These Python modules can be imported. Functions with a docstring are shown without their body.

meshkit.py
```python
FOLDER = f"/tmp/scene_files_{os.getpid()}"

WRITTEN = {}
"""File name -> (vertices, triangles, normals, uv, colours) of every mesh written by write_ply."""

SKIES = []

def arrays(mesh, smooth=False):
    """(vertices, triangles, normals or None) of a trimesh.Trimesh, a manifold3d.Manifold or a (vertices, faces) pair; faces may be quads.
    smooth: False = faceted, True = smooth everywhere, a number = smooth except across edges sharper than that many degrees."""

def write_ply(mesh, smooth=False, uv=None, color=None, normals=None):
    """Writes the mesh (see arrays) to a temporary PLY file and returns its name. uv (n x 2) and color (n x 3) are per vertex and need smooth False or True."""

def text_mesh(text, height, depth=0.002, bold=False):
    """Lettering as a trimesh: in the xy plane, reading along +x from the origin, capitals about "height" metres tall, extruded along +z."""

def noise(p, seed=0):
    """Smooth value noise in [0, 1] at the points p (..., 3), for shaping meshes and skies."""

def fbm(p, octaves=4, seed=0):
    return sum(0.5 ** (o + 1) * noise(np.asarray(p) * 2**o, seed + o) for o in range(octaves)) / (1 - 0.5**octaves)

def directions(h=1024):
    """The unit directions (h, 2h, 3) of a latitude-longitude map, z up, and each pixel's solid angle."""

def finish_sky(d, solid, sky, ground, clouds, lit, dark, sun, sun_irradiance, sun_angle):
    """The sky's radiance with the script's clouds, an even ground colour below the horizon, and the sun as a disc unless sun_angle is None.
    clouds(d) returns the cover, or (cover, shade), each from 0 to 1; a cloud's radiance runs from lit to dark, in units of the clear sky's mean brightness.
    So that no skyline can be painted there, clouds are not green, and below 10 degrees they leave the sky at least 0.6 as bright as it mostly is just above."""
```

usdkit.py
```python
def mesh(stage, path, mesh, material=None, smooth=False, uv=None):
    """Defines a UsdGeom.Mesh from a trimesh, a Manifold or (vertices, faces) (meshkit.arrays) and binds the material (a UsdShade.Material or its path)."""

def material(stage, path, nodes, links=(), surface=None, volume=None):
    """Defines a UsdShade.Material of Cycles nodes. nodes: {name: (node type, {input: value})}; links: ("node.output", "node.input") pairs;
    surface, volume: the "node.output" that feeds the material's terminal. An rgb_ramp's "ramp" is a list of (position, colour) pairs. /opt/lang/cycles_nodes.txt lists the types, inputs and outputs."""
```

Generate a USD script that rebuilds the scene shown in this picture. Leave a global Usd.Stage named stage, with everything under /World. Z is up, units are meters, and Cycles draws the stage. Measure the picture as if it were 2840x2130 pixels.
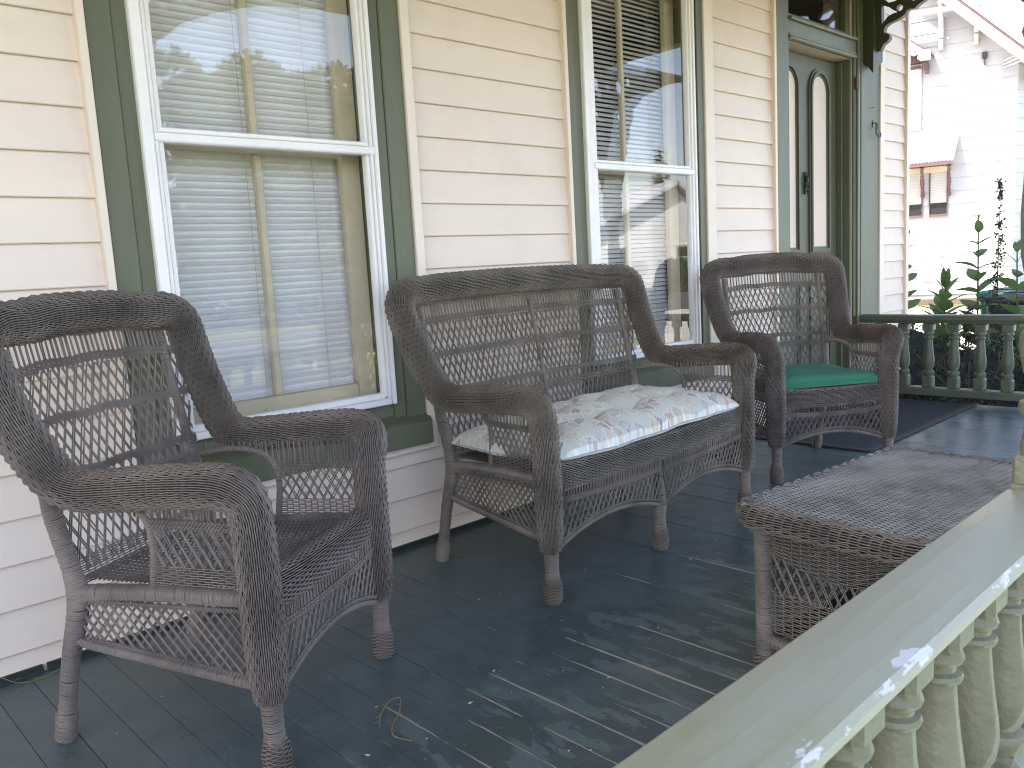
import math, random
import numpy as np
import trimesh, usdkit, meshkit
from pxr import Usd, UsdGeom, UsdLux, UsdShade, Gf, Sdf, Vt
from shapely.geometry import Polygon, LineString, Point, box as sbox
from shapely.ops import unary_union
from scipy.spatial import ConvexHull

stage = Usd.Stage.CreateInMemory()
UsdGeom.SetStageUpAxis(stage, UsdGeom.Tokens.z)
UsdGeom.SetStageMetersPerUnit(stage, 1.0)
UsdGeom.Xform.Define(stage, '/World')
UsdGeom.Scope.Define(stage, '/World/Looks')
PI = math.pi
RNG = np.random.default_rng(7)

# ------------------------------------------------------------------ camera, sky, sun, exposure
EXPOSURE = 2.38
CAM_POS = (-0.1379, -2.6228, 1.0773)
CAM_F = (0.68051, 0.71956, -0.13835); CAM_R = (0.72008, -0.69167, -0.05546); CAM_U = (0.13560, 0.06189, 0.98883)
cam = UsdGeom.Camera.Define(stage, '/World/camera')
cam.CreateHorizontalApertureAttr(36.0); cam.CreateVerticalApertureAttr(27.0)
cam.CreateFocalLengthAttr(29.18)
cam.CreateClippingRangeAttr(Gf.Vec2f(0.05, 2000))
cam.CreateFStopAttr(14.0); cam.CreateFocusDistanceAttr(2.5)
cam.CreateExposureAttr(EXPOSURE)
cam.AddTransformOp().Set(Gf.Matrix4d(*CAM_R, 0, *CAM_U, 0, *[-c for c in CAM_F], 0, *CAM_POS, 1))

SUN_EL = math.radians(52); SUN_XY = np.array([-0.95, 0.30]); SUN_XY /= np.linalg.norm(SUN_XY)
SUN = np.array([SUN_XY[0]*math.cos(SUN_EL), SUN_XY[1]*math.cos(SUN_EL), math.sin(SUN_EL)])
sky = UsdLux.DomeLight.Define(stage, '/World/sky')
skym = usdkit.material(stage, '/World/Looks/sky_look', {
    's': ('sky_texture', {'sky_type': 'single_scattering', 'sun_disc': False, 'sun_elevation': SUN_EL, 'sun_rotation': math.atan2(SUN_XY[0], SUN_XY[1]), 'altitude': 200.0, 'air_density': 1.0, 'aerosol_density': 1.6, 'ozone_density': 1.0}),
    'w': ('mix', {'mix_type': 'multiply', 'fac': 1.0, 'color2': (1.12, 1.0, .96)}), 'b': ('background_shader', {'strength': 0.12})}, [('s.color', 'w.color1'), ('w.color', 'b.color')], surface='b.background')
UsdShade.MaterialBindingAPI.Apply(sky.GetPrim()).Bind(skym)
sky.GetPrim().SetCustomDataByKey('kind', 'structure'); sky.GetPrim().SetCustomDataByKey('label', 'clear pale blue daytime sky above the houses'); sky.GetPrim().SetCustomDataByKey('category', 'sky')
sun = UsdLux.DistantLight.Define(stage, '/World/sun')
sun.CreateIntensityAttr(1.0); sun.CreateNormalizeAttr(True) if hasattr(sun, 'CreateNormalizeAttr') else None
sun.CreateAngleAttr(0.53); sun.CreateColorAttr(Gf.Vec3f(1.0, 0.92, 0.82))
zx = np.cross([0, 0, 1.0], SUN); zx /= np.linalg.norm(zx); zy = np.cross(SUN, zx)
sun.AddTransformOp().Set(Gf.Matrix4d(*zx, 0, *zy, 0, *SUN, 0, 0, 0, 0, 1))

# ------------------------------------------------------------------ helpers
USED = {}
def numbered(parent, name):
    k = (parent, name); n = USED.get(k, 0); USED[k] = n + 1
    return f'{parent}/{name}' if n == 0 else f'{parent}/{name}_{n:03d}'
def tag(p, label=None, cat=None, group=None, kind=None):
    p = p.GetPrim() if hasattr(p, 'GetPrim') else p
    for k, v in (('label', label), ('category', cat), ('group', group), ('kind', kind)):
        if v: p.SetCustomDataByKey(k, v)
    return p
def place(x, loc, rz):
    x.AddTranslateOp().Set(Gf.Vec3d(*map(float, loc)))
    if rz is not None: x.AddRotateZOp().Set(float(rz))
def thing(name, label, cat, loc=(0, 0, 0), rz=0.0, group=None, kind=None):
    x = UsdGeom.Xform.Define(stage, numbered('/World', name)); place(x, loc, rz)
    return tag(x, label, cat, group, kind)
def copy_of(src, label, loc, rz, group=None):
    nm = src.GetName()
    x = UsdGeom.Xform.Define(stage, numbered('/World', nm)); p = x.GetPrim()
    p.GetReferences().AddInternalReference(src.GetPath()); p.SetInstanceable(True)
    x.GetPrim().GetAttribute('xformOp:translate').Set(Gf.Vec3d(*map(float, loc)))
    x.GetPrim().GetAttribute('xformOp:rotateZ').Set(float(rz))
    cd = src.GetCustomData(); tag(p, label, cd['category'], group or cd.get('group'))
    return p
def grp(parent, name):
    return UsdGeom.Xform.Define(stage, numbered(str(parent.GetPath()), name)).GetPrim()
def put(name, m, mat, parent=None, smooth=False, loc=None, colors=None, normals=None, rz=None):
    """one Mesh prim under parent (or /World). m: (V, F) with F tri or quad, or a trimesh."""
    path = numbered(str(parent.GetPath()) if parent else '/World', name)
    if normals is not None or colors is not None:
        V, F = m; N = normals
    else:
        V, F, N = meshkit.arrays(m, smooth)
    me = UsdGeom.Mesh.Define(stage, path)
    me.CreatePointsAttr(Vt.Vec3fArray.FromNumpy(np.ascontiguousarray(V, np.float32)))
    F = np.asarray(F, np.int32)
    me.CreateFaceVertexCountsAttr(Vt.IntArray.FromNumpy(np.full(len(F), F.shape[1], np.int32)))
    me.CreateFaceVertexIndicesAttr(Vt.IntArray.FromNumpy(np.ascontiguousarray(F.ravel())))
    me.CreateSubdivisionSchemeAttr('none')
    if N is not None:
        me.CreateNormalsAttr(Vt.Vec3fArray.FromNumpy(np.ascontiguousarray(N, np.float32))); me.SetNormalsInterpolation('vertex')
    if colors is not None:
        UsdGeom.PrimvarsAPI(me).CreatePrimvar('print', Sdf.ValueTypeNames.Color3fArray, 'vertex').Set(Vt.Vec3fArray.FromNumpy(np.ascontiguousarray(colors, np.float32)))
    if mat is not None: UsdShade.MaterialBindingAPI.Apply(me.GetPrim()).Bind(mat)
    if loc is not None: place(me, loc, rz)
    return me.GetPrim()
class MB:
    def __init__(s): s.v, s.f, s.n = [], [], 0
    def add(s, V, F):
        V = np.asarray(V, float); F = np.asarray(F, int)
        if F.shape[1] == 4: F = np.vstack([F[:, [0, 1, 2]], F[:, [0, 2, 3]]])
        s.v.append(V); s.f.append(F + s.n); s.n += len(V); return s
    def mesh(s): return np.vstack(s.v), np.vstack(s.f)
def hull(P):
    P = np.asarray(P, float); m = trimesh.convex.convex_hull(P); return np.array(m.vertices), np.array(m.faces)
def bx(x0, x1, y0, y1, z0, z1, b=0.003):
    x0, x1 = sorted((x0, x1)); y0, y1 = sorted((y0, y1)); z0, z1 = sorted((z0, z1))
    b = min(b, (x1-x0)*.3, (y1-y0)*.3, (z1-z0)*.3)
    if b <= 0:
        m = trimesh.creation.box([x1-x0, y1-y0, z1-z0]); m.apply_translation([(x0+x1)/2, (y0+y1)/2, (z0+z1)/2]); return np.array(m.vertices), np.array(m.faces)
    P = []
    for sx in (0, 1):
        for sy in (0, 1):
            for sz in (0, 1):
                c = np.array([(x0, x1)[sx], (y0, y1)[sy], (z0, z1)[sz]]); d = np.array([1-2*sx, 1-2*sy, 1-2*sz])*b
                P += [c+d*[0, 1, 1], c+d*[1, 0, 1], c+d*[1, 1, 0]]
    return hull(P)
def ext(poly, d0, d1, plane='xz'):
    """a shapely polygon extruded: plane xz -> along y, yz -> along x, xy -> along z"""
    ms = MB()
    for g in getattr(poly, 'geoms', [poly]):
        m = trimesh.creation.extrude_polygon(g, d1-d0, engine='earcut'); v = np.array(m.vertices); f = np.array(m.faces); a, b, h = v[:, 0], v[:, 1], v[:, 2]+d0
        if plane == 'xz': V = np.stack([a, h, b], 1); f = f[:, ::-1]
        elif plane == 'yz': V = np.stack([h, a, b], 1)
        else: V = np.stack([a, b, h], 1)
        ms.add(V, f)
    return ms.mesh()
def lathe(prof, n=20, c=(0, 0, 0)):
    prof = np.asarray(prof, float); a = np.arange(n)*2*PI/n
    V = np.stack([prof[:, None, 0]*np.cos(a), prof[:, None, 0]*np.sin(a), np.broadcast_to(prof[:, None, 1], (len(prof), n))], -1).reshape(-1, 3)+np.asarray(c)
    i, j = np.meshgrid(np.arange(len(prof)-1), np.arange(n), indexing='ij')
    F = np.stack([i*n+j, i*n+(j+1) % n, (i+1)*n+(j+1) % n, (i+1)*n+j], -1).reshape(-1, 4)
    F = np.vstack([F[:, [0, 1, 2]], F[:, [0, 2, 3]]])
    caps = []
    for r, fl in ((0, True), (len(prof)-1, False)):
        k = np.arange(1, n-1); t = np.stack([np.full(n-2, r*n), r*n+k, r*n+k+1], 1); caps.append(t[:, ::-1] if fl else t)
    return V, np.vstack([F]+caps)
def crom(P, ds, closed=False):
    """Catmull-Rom through P (n,k), resampled at even spacing ds in the first three coordinates"""
    P = np.asarray(P, float)
    Q = np.vstack([P[-1:], P, P[:2]]) if closed else np.vstack([2*P[0]-P[1], P, 2*P[-1]-P[-2]])
    t = np.linspace(0, 1, 24, endpoint=False)[:, None]; out = []
    for i in range(len(Q)-3):
        a, b, c, d = Q[i:i+4]
        out.append(.5*(2*b+(c-a)*t+(2*a-5*b+4*c-d)*t*t+(3*b-a-3*c+d)*t**3))
    out = np.vstack(out+[P[:1] if closed else P[-1:]])
    L = np.r_[0, np.cumsum(np.linalg.norm(np.diff(out[:, :3], axis=0), axis=1))]
    n = max(3, int(round(L[-1]/ds))+1); s = np.linspace(0, L[-1], n)
    return np.stack([np.interp(s, L, out[:, k]) for k in range(out.shape[1])], 1), s
def frames(P, up=(0, 0, 1)):
    T = np.gradient(P, axis=0); T /= np.linalg.norm(T, axis=1, keepdims=True)+1e-12
    A = np.zeros_like(T); a = np.cross(T[0], up)
    if np.linalg.norm(a) < 1e-3: a = np.cross(T[0], [1, 0, 0])
    a /= np.linalg.norm(a)
    for i in range(len(T)):
        a = a-T[i]*np.dot(a, T[i]); a /= np.linalg.norm(a)+1e-12; A[i] = a
    return T, A, np.cross(T, A)
def tubes(P, r, sides=4, Nrm=None):
    """P (n,m,3): n strands of m points, as one mesh of quads with normals; r scalar or (n,m)"""
    P = np.asarray(P, float)
    if P.ndim == 2: P = P[None]
    n, m, _ = P.shape
    T = np.gradient(P, axis=1); T /= np.linalg.norm(T, axis=2, keepdims=True)+1e-12
    if Nrm is None:
        up = np.where(np.abs(T[..., 2:]) < .9, [0, 0, 1.0], [1.0, 0, 0])
    else: up = np.broadcast_to(Nrm, P.shape)
    A = np.cross(T, up); A /= np.linalg.norm(A, axis=2, keepdims=True)+1e-12
    B = np.cross(A, T)
    a = np.arange(sides)*2*PI/sides+PI/2
    D = np.cos(a)[:, None]*A[:, :, None]+np.sin(a)[:, None]*B[:, :, None]
    r = np.broadcast_to(np.asarray(r, float), (n, m))[:, :, None, None]
    V = P[:, :, None]+r*D
    i, j, k = np.meshgrid(np.arange(n), np.arange(m-1), np.arange(sides), indexing='ij'); b0 = (i*m+j)*sides; b1 = b0+sides; k2 = (k+1) % sides
    F = np.stack([b0+k, b1+k, b1+k2, b0+k2], -1).reshape(-1, 4)
    return V.reshape(-1, 3), F, D.reshape(-1, 3)
class SB:
    """collects strands (quads with normals)"""
    def __init__(s): s.v, s.f, s.nn, s.n = [], [], [], 0
    def add(s, V, F, N):
        if len(V) == 0: return s
        s.v.append(V); s.f.append(np.asarray(F)+s.n); s.nn.append(N); s.n += len(V); return s
    def put(s, name, mat, parent, label=None):
        p = put(name, (np.vstack(s.v), np.vstack(s.f)), mat, parent, normals=np.vstack(s.nn))
        if label: tag(p, label)
        return p

# ------------------------------------------------------------------ materials
def mat(name, nodes, links, surface='p.BSDF', **kw):
    return usdkit.material(stage, '/World/Looks/'+name, nodes, links, surface=surface, **kw)
def paint(name, col, rough=.5, var=.12, scale=6.0, bump=.15, bscale=60.0, chip=None, chipcol=(.75, .74, .68), stretch=(1, 1, 1), island=0.0, spec=.5, dirt=0.0):
    """painted / plain surface: base colour with slow mottling, fine relief, optional paint chips"""
    n = {'g': ('geometry', {}), 'm': ('mapping', {'scale': tuple(stretch)}), 'n1': ('noise_texture', {'scale': scale, 'detail': 5.0, 'roughness': .6}),
         'mr': ('map_range', {'from_min': .3, 'from_max': .7, 'to_min': 1-var, 'to_max': 1+var, 'clamp': True}),
         'c': ('color', {'value': tuple(col)}), 'mx': ('mix', {'mix_type': 'multiply', 'fac': 1.0}), 'cc': ('combine_color', {}),
         'n2': ('noise_texture', {'scale': bscale, 'detail': 4.0}), 'bp': ('bump', {'strength': bump, 'distance': .004}),
         'p': ('principled_bsdf', {'roughness': rough, 'specular_ior_level': spec})}
    l = [('g.position', 'm.vector'), ('m.vector', 'n1.vector'), ('m.vector', 'n2.vector'), ('n1.fac', 'mr.value'), ('mr.result', 'cc.r'), ('mr.result', 'cc.g'), ('mr.result', 'cc.b'),
         ('c.color', 'mx.color1'), ('cc.color', 'mx.color2'), ('n2.fac', 'bp.height'), ('bp.normal', 'p.normal')]
    last = 'mx.color'
    if island:
        n['im'] = ('map_range', {'from_min': 0.0, 'from_max': 1.0, 'to_min': 1-island, 'to_max': 1+island}); n['ic'] = ('combine_color', {}); n['ix'] = ('mix', {'mix_type': 'multiply', 'fac': 1.0})
        l += [('g.random_per_island', 'im.value'), ('im.result', 'ic.r'), ('im.result', 'ic.g'), ('im.result', 'ic.b'), (last, 'ix.color1'), ('ic.color', 'ix.color2')]; last = 'ix.color'
    if dirt:
        n['dn'] = ('noise_texture', {'scale': 3.5, 'detail': 8.0, 'roughness': .7}); n['dm'] = ('map_range', {'from_min': .5, 'from_max': .72, 'to_min': 0.0, 'to_max': dirt, 'clamp': True}); n['dx'] = ('mix', {'mix_type': 'mix', 'color2': (.16, .14, .11)})
        l += [('g.position', 'dn.vector'), ('dn.fac', 'dm.value'), ('dm.result', 'dx.fac'), (last, 'dx.color1')]; last = 'dx.color'
    if chip:
        n['cn'] = ('noise_texture', {'scale': chip[0], 'detail': 6.0, 'roughness': .65}); n['cm'] = ('map_range', {'from_min': chip[1], 'from_max': chip[1]+.012, 'to_min': 0.0, 'to_max': 1.0, 'clamp': True}); n['cx'] = ('mix', {'mix_type': 'mix', 'color2': tuple(chipcol)})
        l += [('m.vector', 'cn.vector'), ('cn.fac', 'cm.value'), ('cm.result', 'cx.fac'), (last, 'cx.color1')]; last = 'cx.color'
    l.append((last, 'p.base_color'))
    return mat(name, n, l)

M = {}
M['vinyl'] = paint('vinyl_look', (.80, .665, .555), .48, .03, 1.6, .06, 90, stretch=(.35, 1, 4), dirt=.10)
M['trim'] = paint('trim_look', (.80, .68, .56), .45, .04, 3, .1, 50, chip=(16, .71), chipcol=(.45, .38, .27))
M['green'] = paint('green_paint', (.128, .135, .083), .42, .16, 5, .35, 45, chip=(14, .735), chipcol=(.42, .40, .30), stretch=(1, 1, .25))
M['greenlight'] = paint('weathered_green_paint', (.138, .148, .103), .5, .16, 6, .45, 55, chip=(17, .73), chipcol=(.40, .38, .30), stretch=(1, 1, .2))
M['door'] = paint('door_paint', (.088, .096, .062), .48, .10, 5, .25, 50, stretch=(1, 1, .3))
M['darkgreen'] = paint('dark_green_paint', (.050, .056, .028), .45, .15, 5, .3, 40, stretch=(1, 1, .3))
M['sage'] = paint('sage_paint', (.345, .340, .245), .36, .16, 4.5, .4, 38, chip=(11, .66), chipcol=(.62, .60, .58), stretch=(.35, 1, 1))
M['farrail'] = paint('far_rail_paint', (.118, .128, .086), .42, .15, 6, .4, 45, chip=(15, .71), chipcol=(.45, .43, .38))
M['white'] = paint('white_vinyl_frame', (.90, .86, .83), .32, .03, 4, .04, 60, dirt=.12)
M['shoe'] = paint('shoe_trim_paint', (.020, .032, .031), .4, .15, 8, .3, 50, chip=(9, .74), chipcol=(.6, .58, .5))
M['sash'] = paint('tan_sash_paint', (.62, .535, .375), .5, .08, 6, .25, 45, chip=(18, .70), chipcol=(.30, .22, .12))
M['slat'] = paint('blind_slat_look', (.92, .91, .90), .45, .02, 4, .02, 40)
M['inset'] = paint('door_inset_paint', (.74, .60, .50), .5, .05, 4, .2, 45)
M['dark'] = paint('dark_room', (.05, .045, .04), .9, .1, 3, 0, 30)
M['iron'] = paint('dark_iron', (.035, .030, .026), .35, .2, 30, .3, 120)
M['rust'] = paint('rusty_hinge', (.13, .055, .03), .75, .35, 60, .5, 150)
M['ceiling'] = paint('ceiling_paint', (.66, .58, .38), .5, .06, 4, .2, 30)
M['roof'] = paint('roof_shingle', (.10, .095, .09), .9, .2, 10, .4, 40)
M['nwhite'] = paint('neighbour_white', (.42, .42, .43), .6, .05, 2, .1, 20)
M['nshade'] = paint('neighbour_trim', (.50, .47, .44), .55, .05, 3, .1, 20)
M['nred'] = paint('neighbour_red_trim', (.10, .050, .050), .5, .12, 4, .1, 20)
M['nglass'] = mat('neighbour_glass', {'p': ('principled_bsdf', {'base_color': (.02, .02, .02), 'roughness': .06})}, [])
M['metalroof'] = paint('metal_roof', (.55, .56, .58), .35, .05, 3, .05, 20)
M['cgreen'] = paint('green_canvas', (.050, .225, .135), .8, .06, 8, .35, 420)
M['binblue'] = paint('bin_navy', (.022, .025, .042), .42, .1, 5, .1, 80)
M['bingreen'] = paint('bin_green', (.008, .11, .055), .42, .1, 5, .1, 80)
M['rug'] = paint('rug_look', (.042, .044, .050), .95, .25, 40, .8, 260, chip=(70, .72), chipcol=(.20, .14, .09))
M['rugedge'] = paint('rug_binding', (.075, .070, .065), .9, .2, 30, .6, 200)
M['twig'] = paint('dry_stem', (.30, .20, .09), .8, .2, 30, .2, 100)
M['chipw'] = paint('pale_chip', (.62, .60, .57), .7, .15, 30, .2, 100)
M['bark'] = paint('bark', (.10, .075, .05), .9, .3, 8, .6, 25, stretch=(1, 1, .3))
M['asphalt'] = paint('road_asphalt', (.06, .06, .062), .9, .12, 4, .3, 60)
M['gravel'] = paint('driveway_gravel', (.50, .47, .43), .95, .2, 12, .5, 45)
M['farhouse'] = paint('far_house_white', (.74, .74, .72), .6, .04, 2, .1, 20)

def wicker(name, a, b, c, rough=.30):
    return mat(name, {'g': ('geometry', {}), 'r': ('rgb_ramp', {'ramp': [(0, a), (.5, b), (1, c)]}),
        'n': ('noise_texture', {'scale': 7.0, 'detail': 5.0, 'roughness': .65}), 'mr': ('map_range', {'from_min': .3, 'from_max': .72, 'to_min': .62, 'to_max': 1.45, 'clamp': True}),
        'cc': ('combine_color', {}), 'mx': ('mix', {'mix_type': 'multiply', 'fac': 1.0}), 'n2': ('noise_texture', {'scale': 300.0, 'detail': 2.0}), 'bp': ('bump', {'strength': .25, 'distance': .002}),
        'p': ('principled_bsdf', {'roughness': rough, 'specular_ior_level': .5})},
        [('g.random_per_island', 'r.fac'), ('g.position', 'n.vector'), ('n.fac', 'mr.value'), ('mr.result', 'cc.r'), ('mr.result', 'cc.g'), ('mr.result', 'cc.b'), ('r.color', 'mx.color1'), ('cc.color', 'mx.color2'),
         ('g.position', 'n2.vector'), ('n2.fac', 'bp.height'), ('bp.normal', 'p.normal'), ('mx.color', 'p.base_color')])
M['wick'] = wicker('wicker_purple_brown', (.200, .160, .135), (.375, .308, .265), (.670, .575, .505))
M['wick2'] = wicker('wicker_olive_brown', (.200, .164, .126), (.370, .310, .240), (.640, .550, .430))
M['wick3'] = wicker('wicker_grey_brown', (.210, .182, .150), (.390, .345, .285), (.640, .575, .490))
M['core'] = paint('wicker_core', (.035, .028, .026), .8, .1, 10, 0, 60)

def glass(name, f0, wav, scale):
    """a thin pane: mirror reflection by Schlick's law on either side, the rest passes straight through"""
    return mat(name, {'g': ('geometry', {}), 'n': ('noise_texture', {'scale': scale, 'detail': 1.0}), 'bp': ('bump', {'strength': wav, 'distance': .01}), 'lw': ('layer_weight', {'blend': .5}),
        'pw': ('math', {'math_type': 'power', 'value2': 5.0}), 'ma': ('math', {'math_type': 'multiply_add', 'value2': 1-f0, 'value3': f0}),
        't': ('transparent_bsdf', {'color': (1.0, 1.0, 1.0)}), 'gl': ('glossy_bsdf', {'color': (1, 1, 1), 'roughness': .0}), 'x': ('mix_closure', {})},
        [('g.position', 'n.vector'), ('n.fac', 'bp.height'), ('bp.normal', 'gl.normal'), ('lw.facing', 'pw.value1'), ('pw.value', 'ma.value1'), ('ma.value', 'x.fac'), ('t.BSDF', 'x.closure1'), ('gl.BSDF', 'x.closure2')], surface='x.closure')
M['glass'] = glass('window_glass', .115, .012, 1.6)
M['glassold'] = glass('old_sash_glass', .05, .06, 3.0)

# the porch boards: dark teal paint peeled to an older grey-green coat, bare wood along the joints, dust towards the wall
PITCH = .0965; BOARD0 = 1.43
def board_look():
    n = {'g': ('geometry', {}), 'sx': ('separate_xyz', {}),
         'u0': ('math', {'math_type': 'subtract', 'value2': BOARD0}), 'u1': ('math', {'math_type': 'divide', 'value2': PITCH}), 'u2': ('math', {'math_type': 'fraction'}),
         'u3': ('math', {'math_type': 'subtract', 'value2': .5}), 'u4': ('math', {'math_type': 'absolute'}), 'ed': ('math', {'math_type': 'subtract', 'value1': .5}),   # 0 at a joint, .5 mid board
         'm1': ('mapping', {'scale': (3.0, 1.0, 1.0)}), 'm2': ('mapping', {'scale': (7.0, .8, 1.0)}), 'm3': ('mapping', {'scale': (40.0, 2.0, 1.0)}),
         'wear': ('noise_texture', {'scale': 1.1, 'detail': 2.0}), 'wy': ('map_range', {'from_min': -.55, 'from_max': -1.25, 'to_min': -.16, 'to_max': .05, 'clamp': True}), 'ws': ('math', {'math_type': 'add'}),
         'pn': ('noise_texture', {'scale': 4.2, 'detail': 9.0, 'roughness': .62, 'distortion': .3}), 'pa0': ('math', {'math_type': 'add'}), 'wear_sheen': ('map_range', {'from_min': 3.9, 'from_max': 5.0, 'to_min': 0.0, 'to_max': .16, 'clamp': True}), 'pa': ('math', {'math_type': 'add'}), 'pm': ('map_range', {'from_min': .575, 'from_max': .582, 'to_min': 0.0, 'to_max': 1.0, 'clamp': True}),  # far boards: paler wear, with their bright reflection also put into the colour
         'en': ('noise_texture', {'scale': 3.4, 'detail': 7.0, 'roughness': .7}), 'ea': ('math', {'math_type': 'add'}), 'ew': ('map_range', {'from_min': .47, 'from_max': .80, 'to_min': 0.0, 'to_max': .085, 'clamp': True}),
         'el': ('math', {'math_type': 'less_than'}), 'grain': ('noise_texture', {'scale': 9.0, 'detail': 6.0, 'roughness': .7}), 'gm': ('map_range', {'from_min': .25, 'from_max': .75, 'to_min': .72, 'to_max': 1.3, 'clamp': True}), 'gc': ('combine_color', {}),
         'dust': ('noise_texture', {'scale': 2.6, 'detail': 7.0, 'roughness': .6}), 'dy': ('map_range', {'from_min': -1.35, 'from_max': -.35, 'to_min': -.10, 'to_max': .16, 'clamp': True}), 'ds': ('math', {'math_type': 'add'}), 'dm': ('map_range', {'from_min': .40, 'from_max': .72, 'to_min': .34, 'to_max': .92, 'clamp': True}),
         'sp': ('noise_texture', {'scale': 38.0, 'detail': 3.0, 'roughness': .6}), 'spm': ('map_range', {'from_min': .680, 'from_max': .70, 'to_min': 0.0, 'to_max': .8, 'clamp': True}),
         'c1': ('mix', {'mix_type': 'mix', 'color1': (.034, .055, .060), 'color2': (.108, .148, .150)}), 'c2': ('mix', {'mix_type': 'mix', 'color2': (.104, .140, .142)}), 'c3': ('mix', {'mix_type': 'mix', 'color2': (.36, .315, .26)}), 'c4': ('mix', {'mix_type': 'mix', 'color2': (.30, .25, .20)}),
         'c5': ('mix', {'mix_type': 'multiply', 'fac': 1.0}), 'rg': ('map_range', {'from_min': 0.0, 'from_max': 1.0, 'to_min': .16, 'to_max': .42}),
         'hb': ('math', {'math_type': 'multiply_add', 'value2': -.6}), 'bp': ('bump', {'strength': .35, 'distance': .003}),
         'p': ('principled_bsdf', {'specular_ior_level': .5})}
    l = [('g.position', 'sx.vector'), ('sx.x', 'u0.value1'), ('u0.value', 'u1.value1'), ('u1.value', 'u2.value1'), ('u2.value', 'u3.value1'), ('u3.value', 'u4.value1'), ('u4.value', 'ed.value2'),
         ('g.position', 'm1.vector'), ('g.position', 'm2.vector'), ('g.position', 'm3.vector'), ('g.position', 'wear.vector'), ('sx.y', 'wy.value'), ('wear.fac', 'ws.value1'), ('wy.result', 'ws.value2'),
         ('m1.vector', 'pn.vector'), ('pn.fac', 'pa0.value1'), ('wy.result', 'pa0.value2'), ('sx.x', 'wear_sheen.value'), ('pa0.value', 'pa.value1'), ('wear_sheen.result', 'pa.value2'), ('pa.value', 'pm.value'),
         ('m2.vector', 'en.vector'), ('en.fac', 'ea.value1'), ('wy.result', 'ea.value2'), ('ea.value', 'ew.value'), ('ed.value', 'el.value1'), ('ew.result', 'el.value2'),
         ('m3.vector', 'grain.vector'), ('grain.fac', 'gm.value'), ('gm.result', 'gc.r'), ('gm.result', 'gc.g'), ('gm.result', 'gc.b'),
         ('g.position', 'dust.vector'), ('sx.y', 'dy.value'), ('dust.fac', 'ds.value1'), ('dy.result', 'ds.value2'), ('ds.value', 'dm.value'),
         ('m1.vector', 'sp.vector'), ('sp.fac', 'spm.value'),
         ('pm.result', 'c1.fac'), ('c1.color', 'c2.color1'), ('dm.result', 'c2.fac'), ('c2.color', 'c3.color1'), ('el.value', 'c3.fac'), ('c3.color', 'c4.color1'), ('spm.result', 'c4.fac'),
         ('c4.color', 'c5.color1'), ('gc.color', 'c5.color2'), ('c5.color', 'p.base_color'), ('dm.result', 'rg.value'), ('rg.result', 'p.roughness'),
         ('el.value', 'hb.value1'), ('grain.fac', 'hb.value3'), ('hb.value', 'bp.height'), ('bp.normal', 'p.normal')]
    return mat('porch_board_paint', n, l)
M['board'] = board_look()

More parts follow.
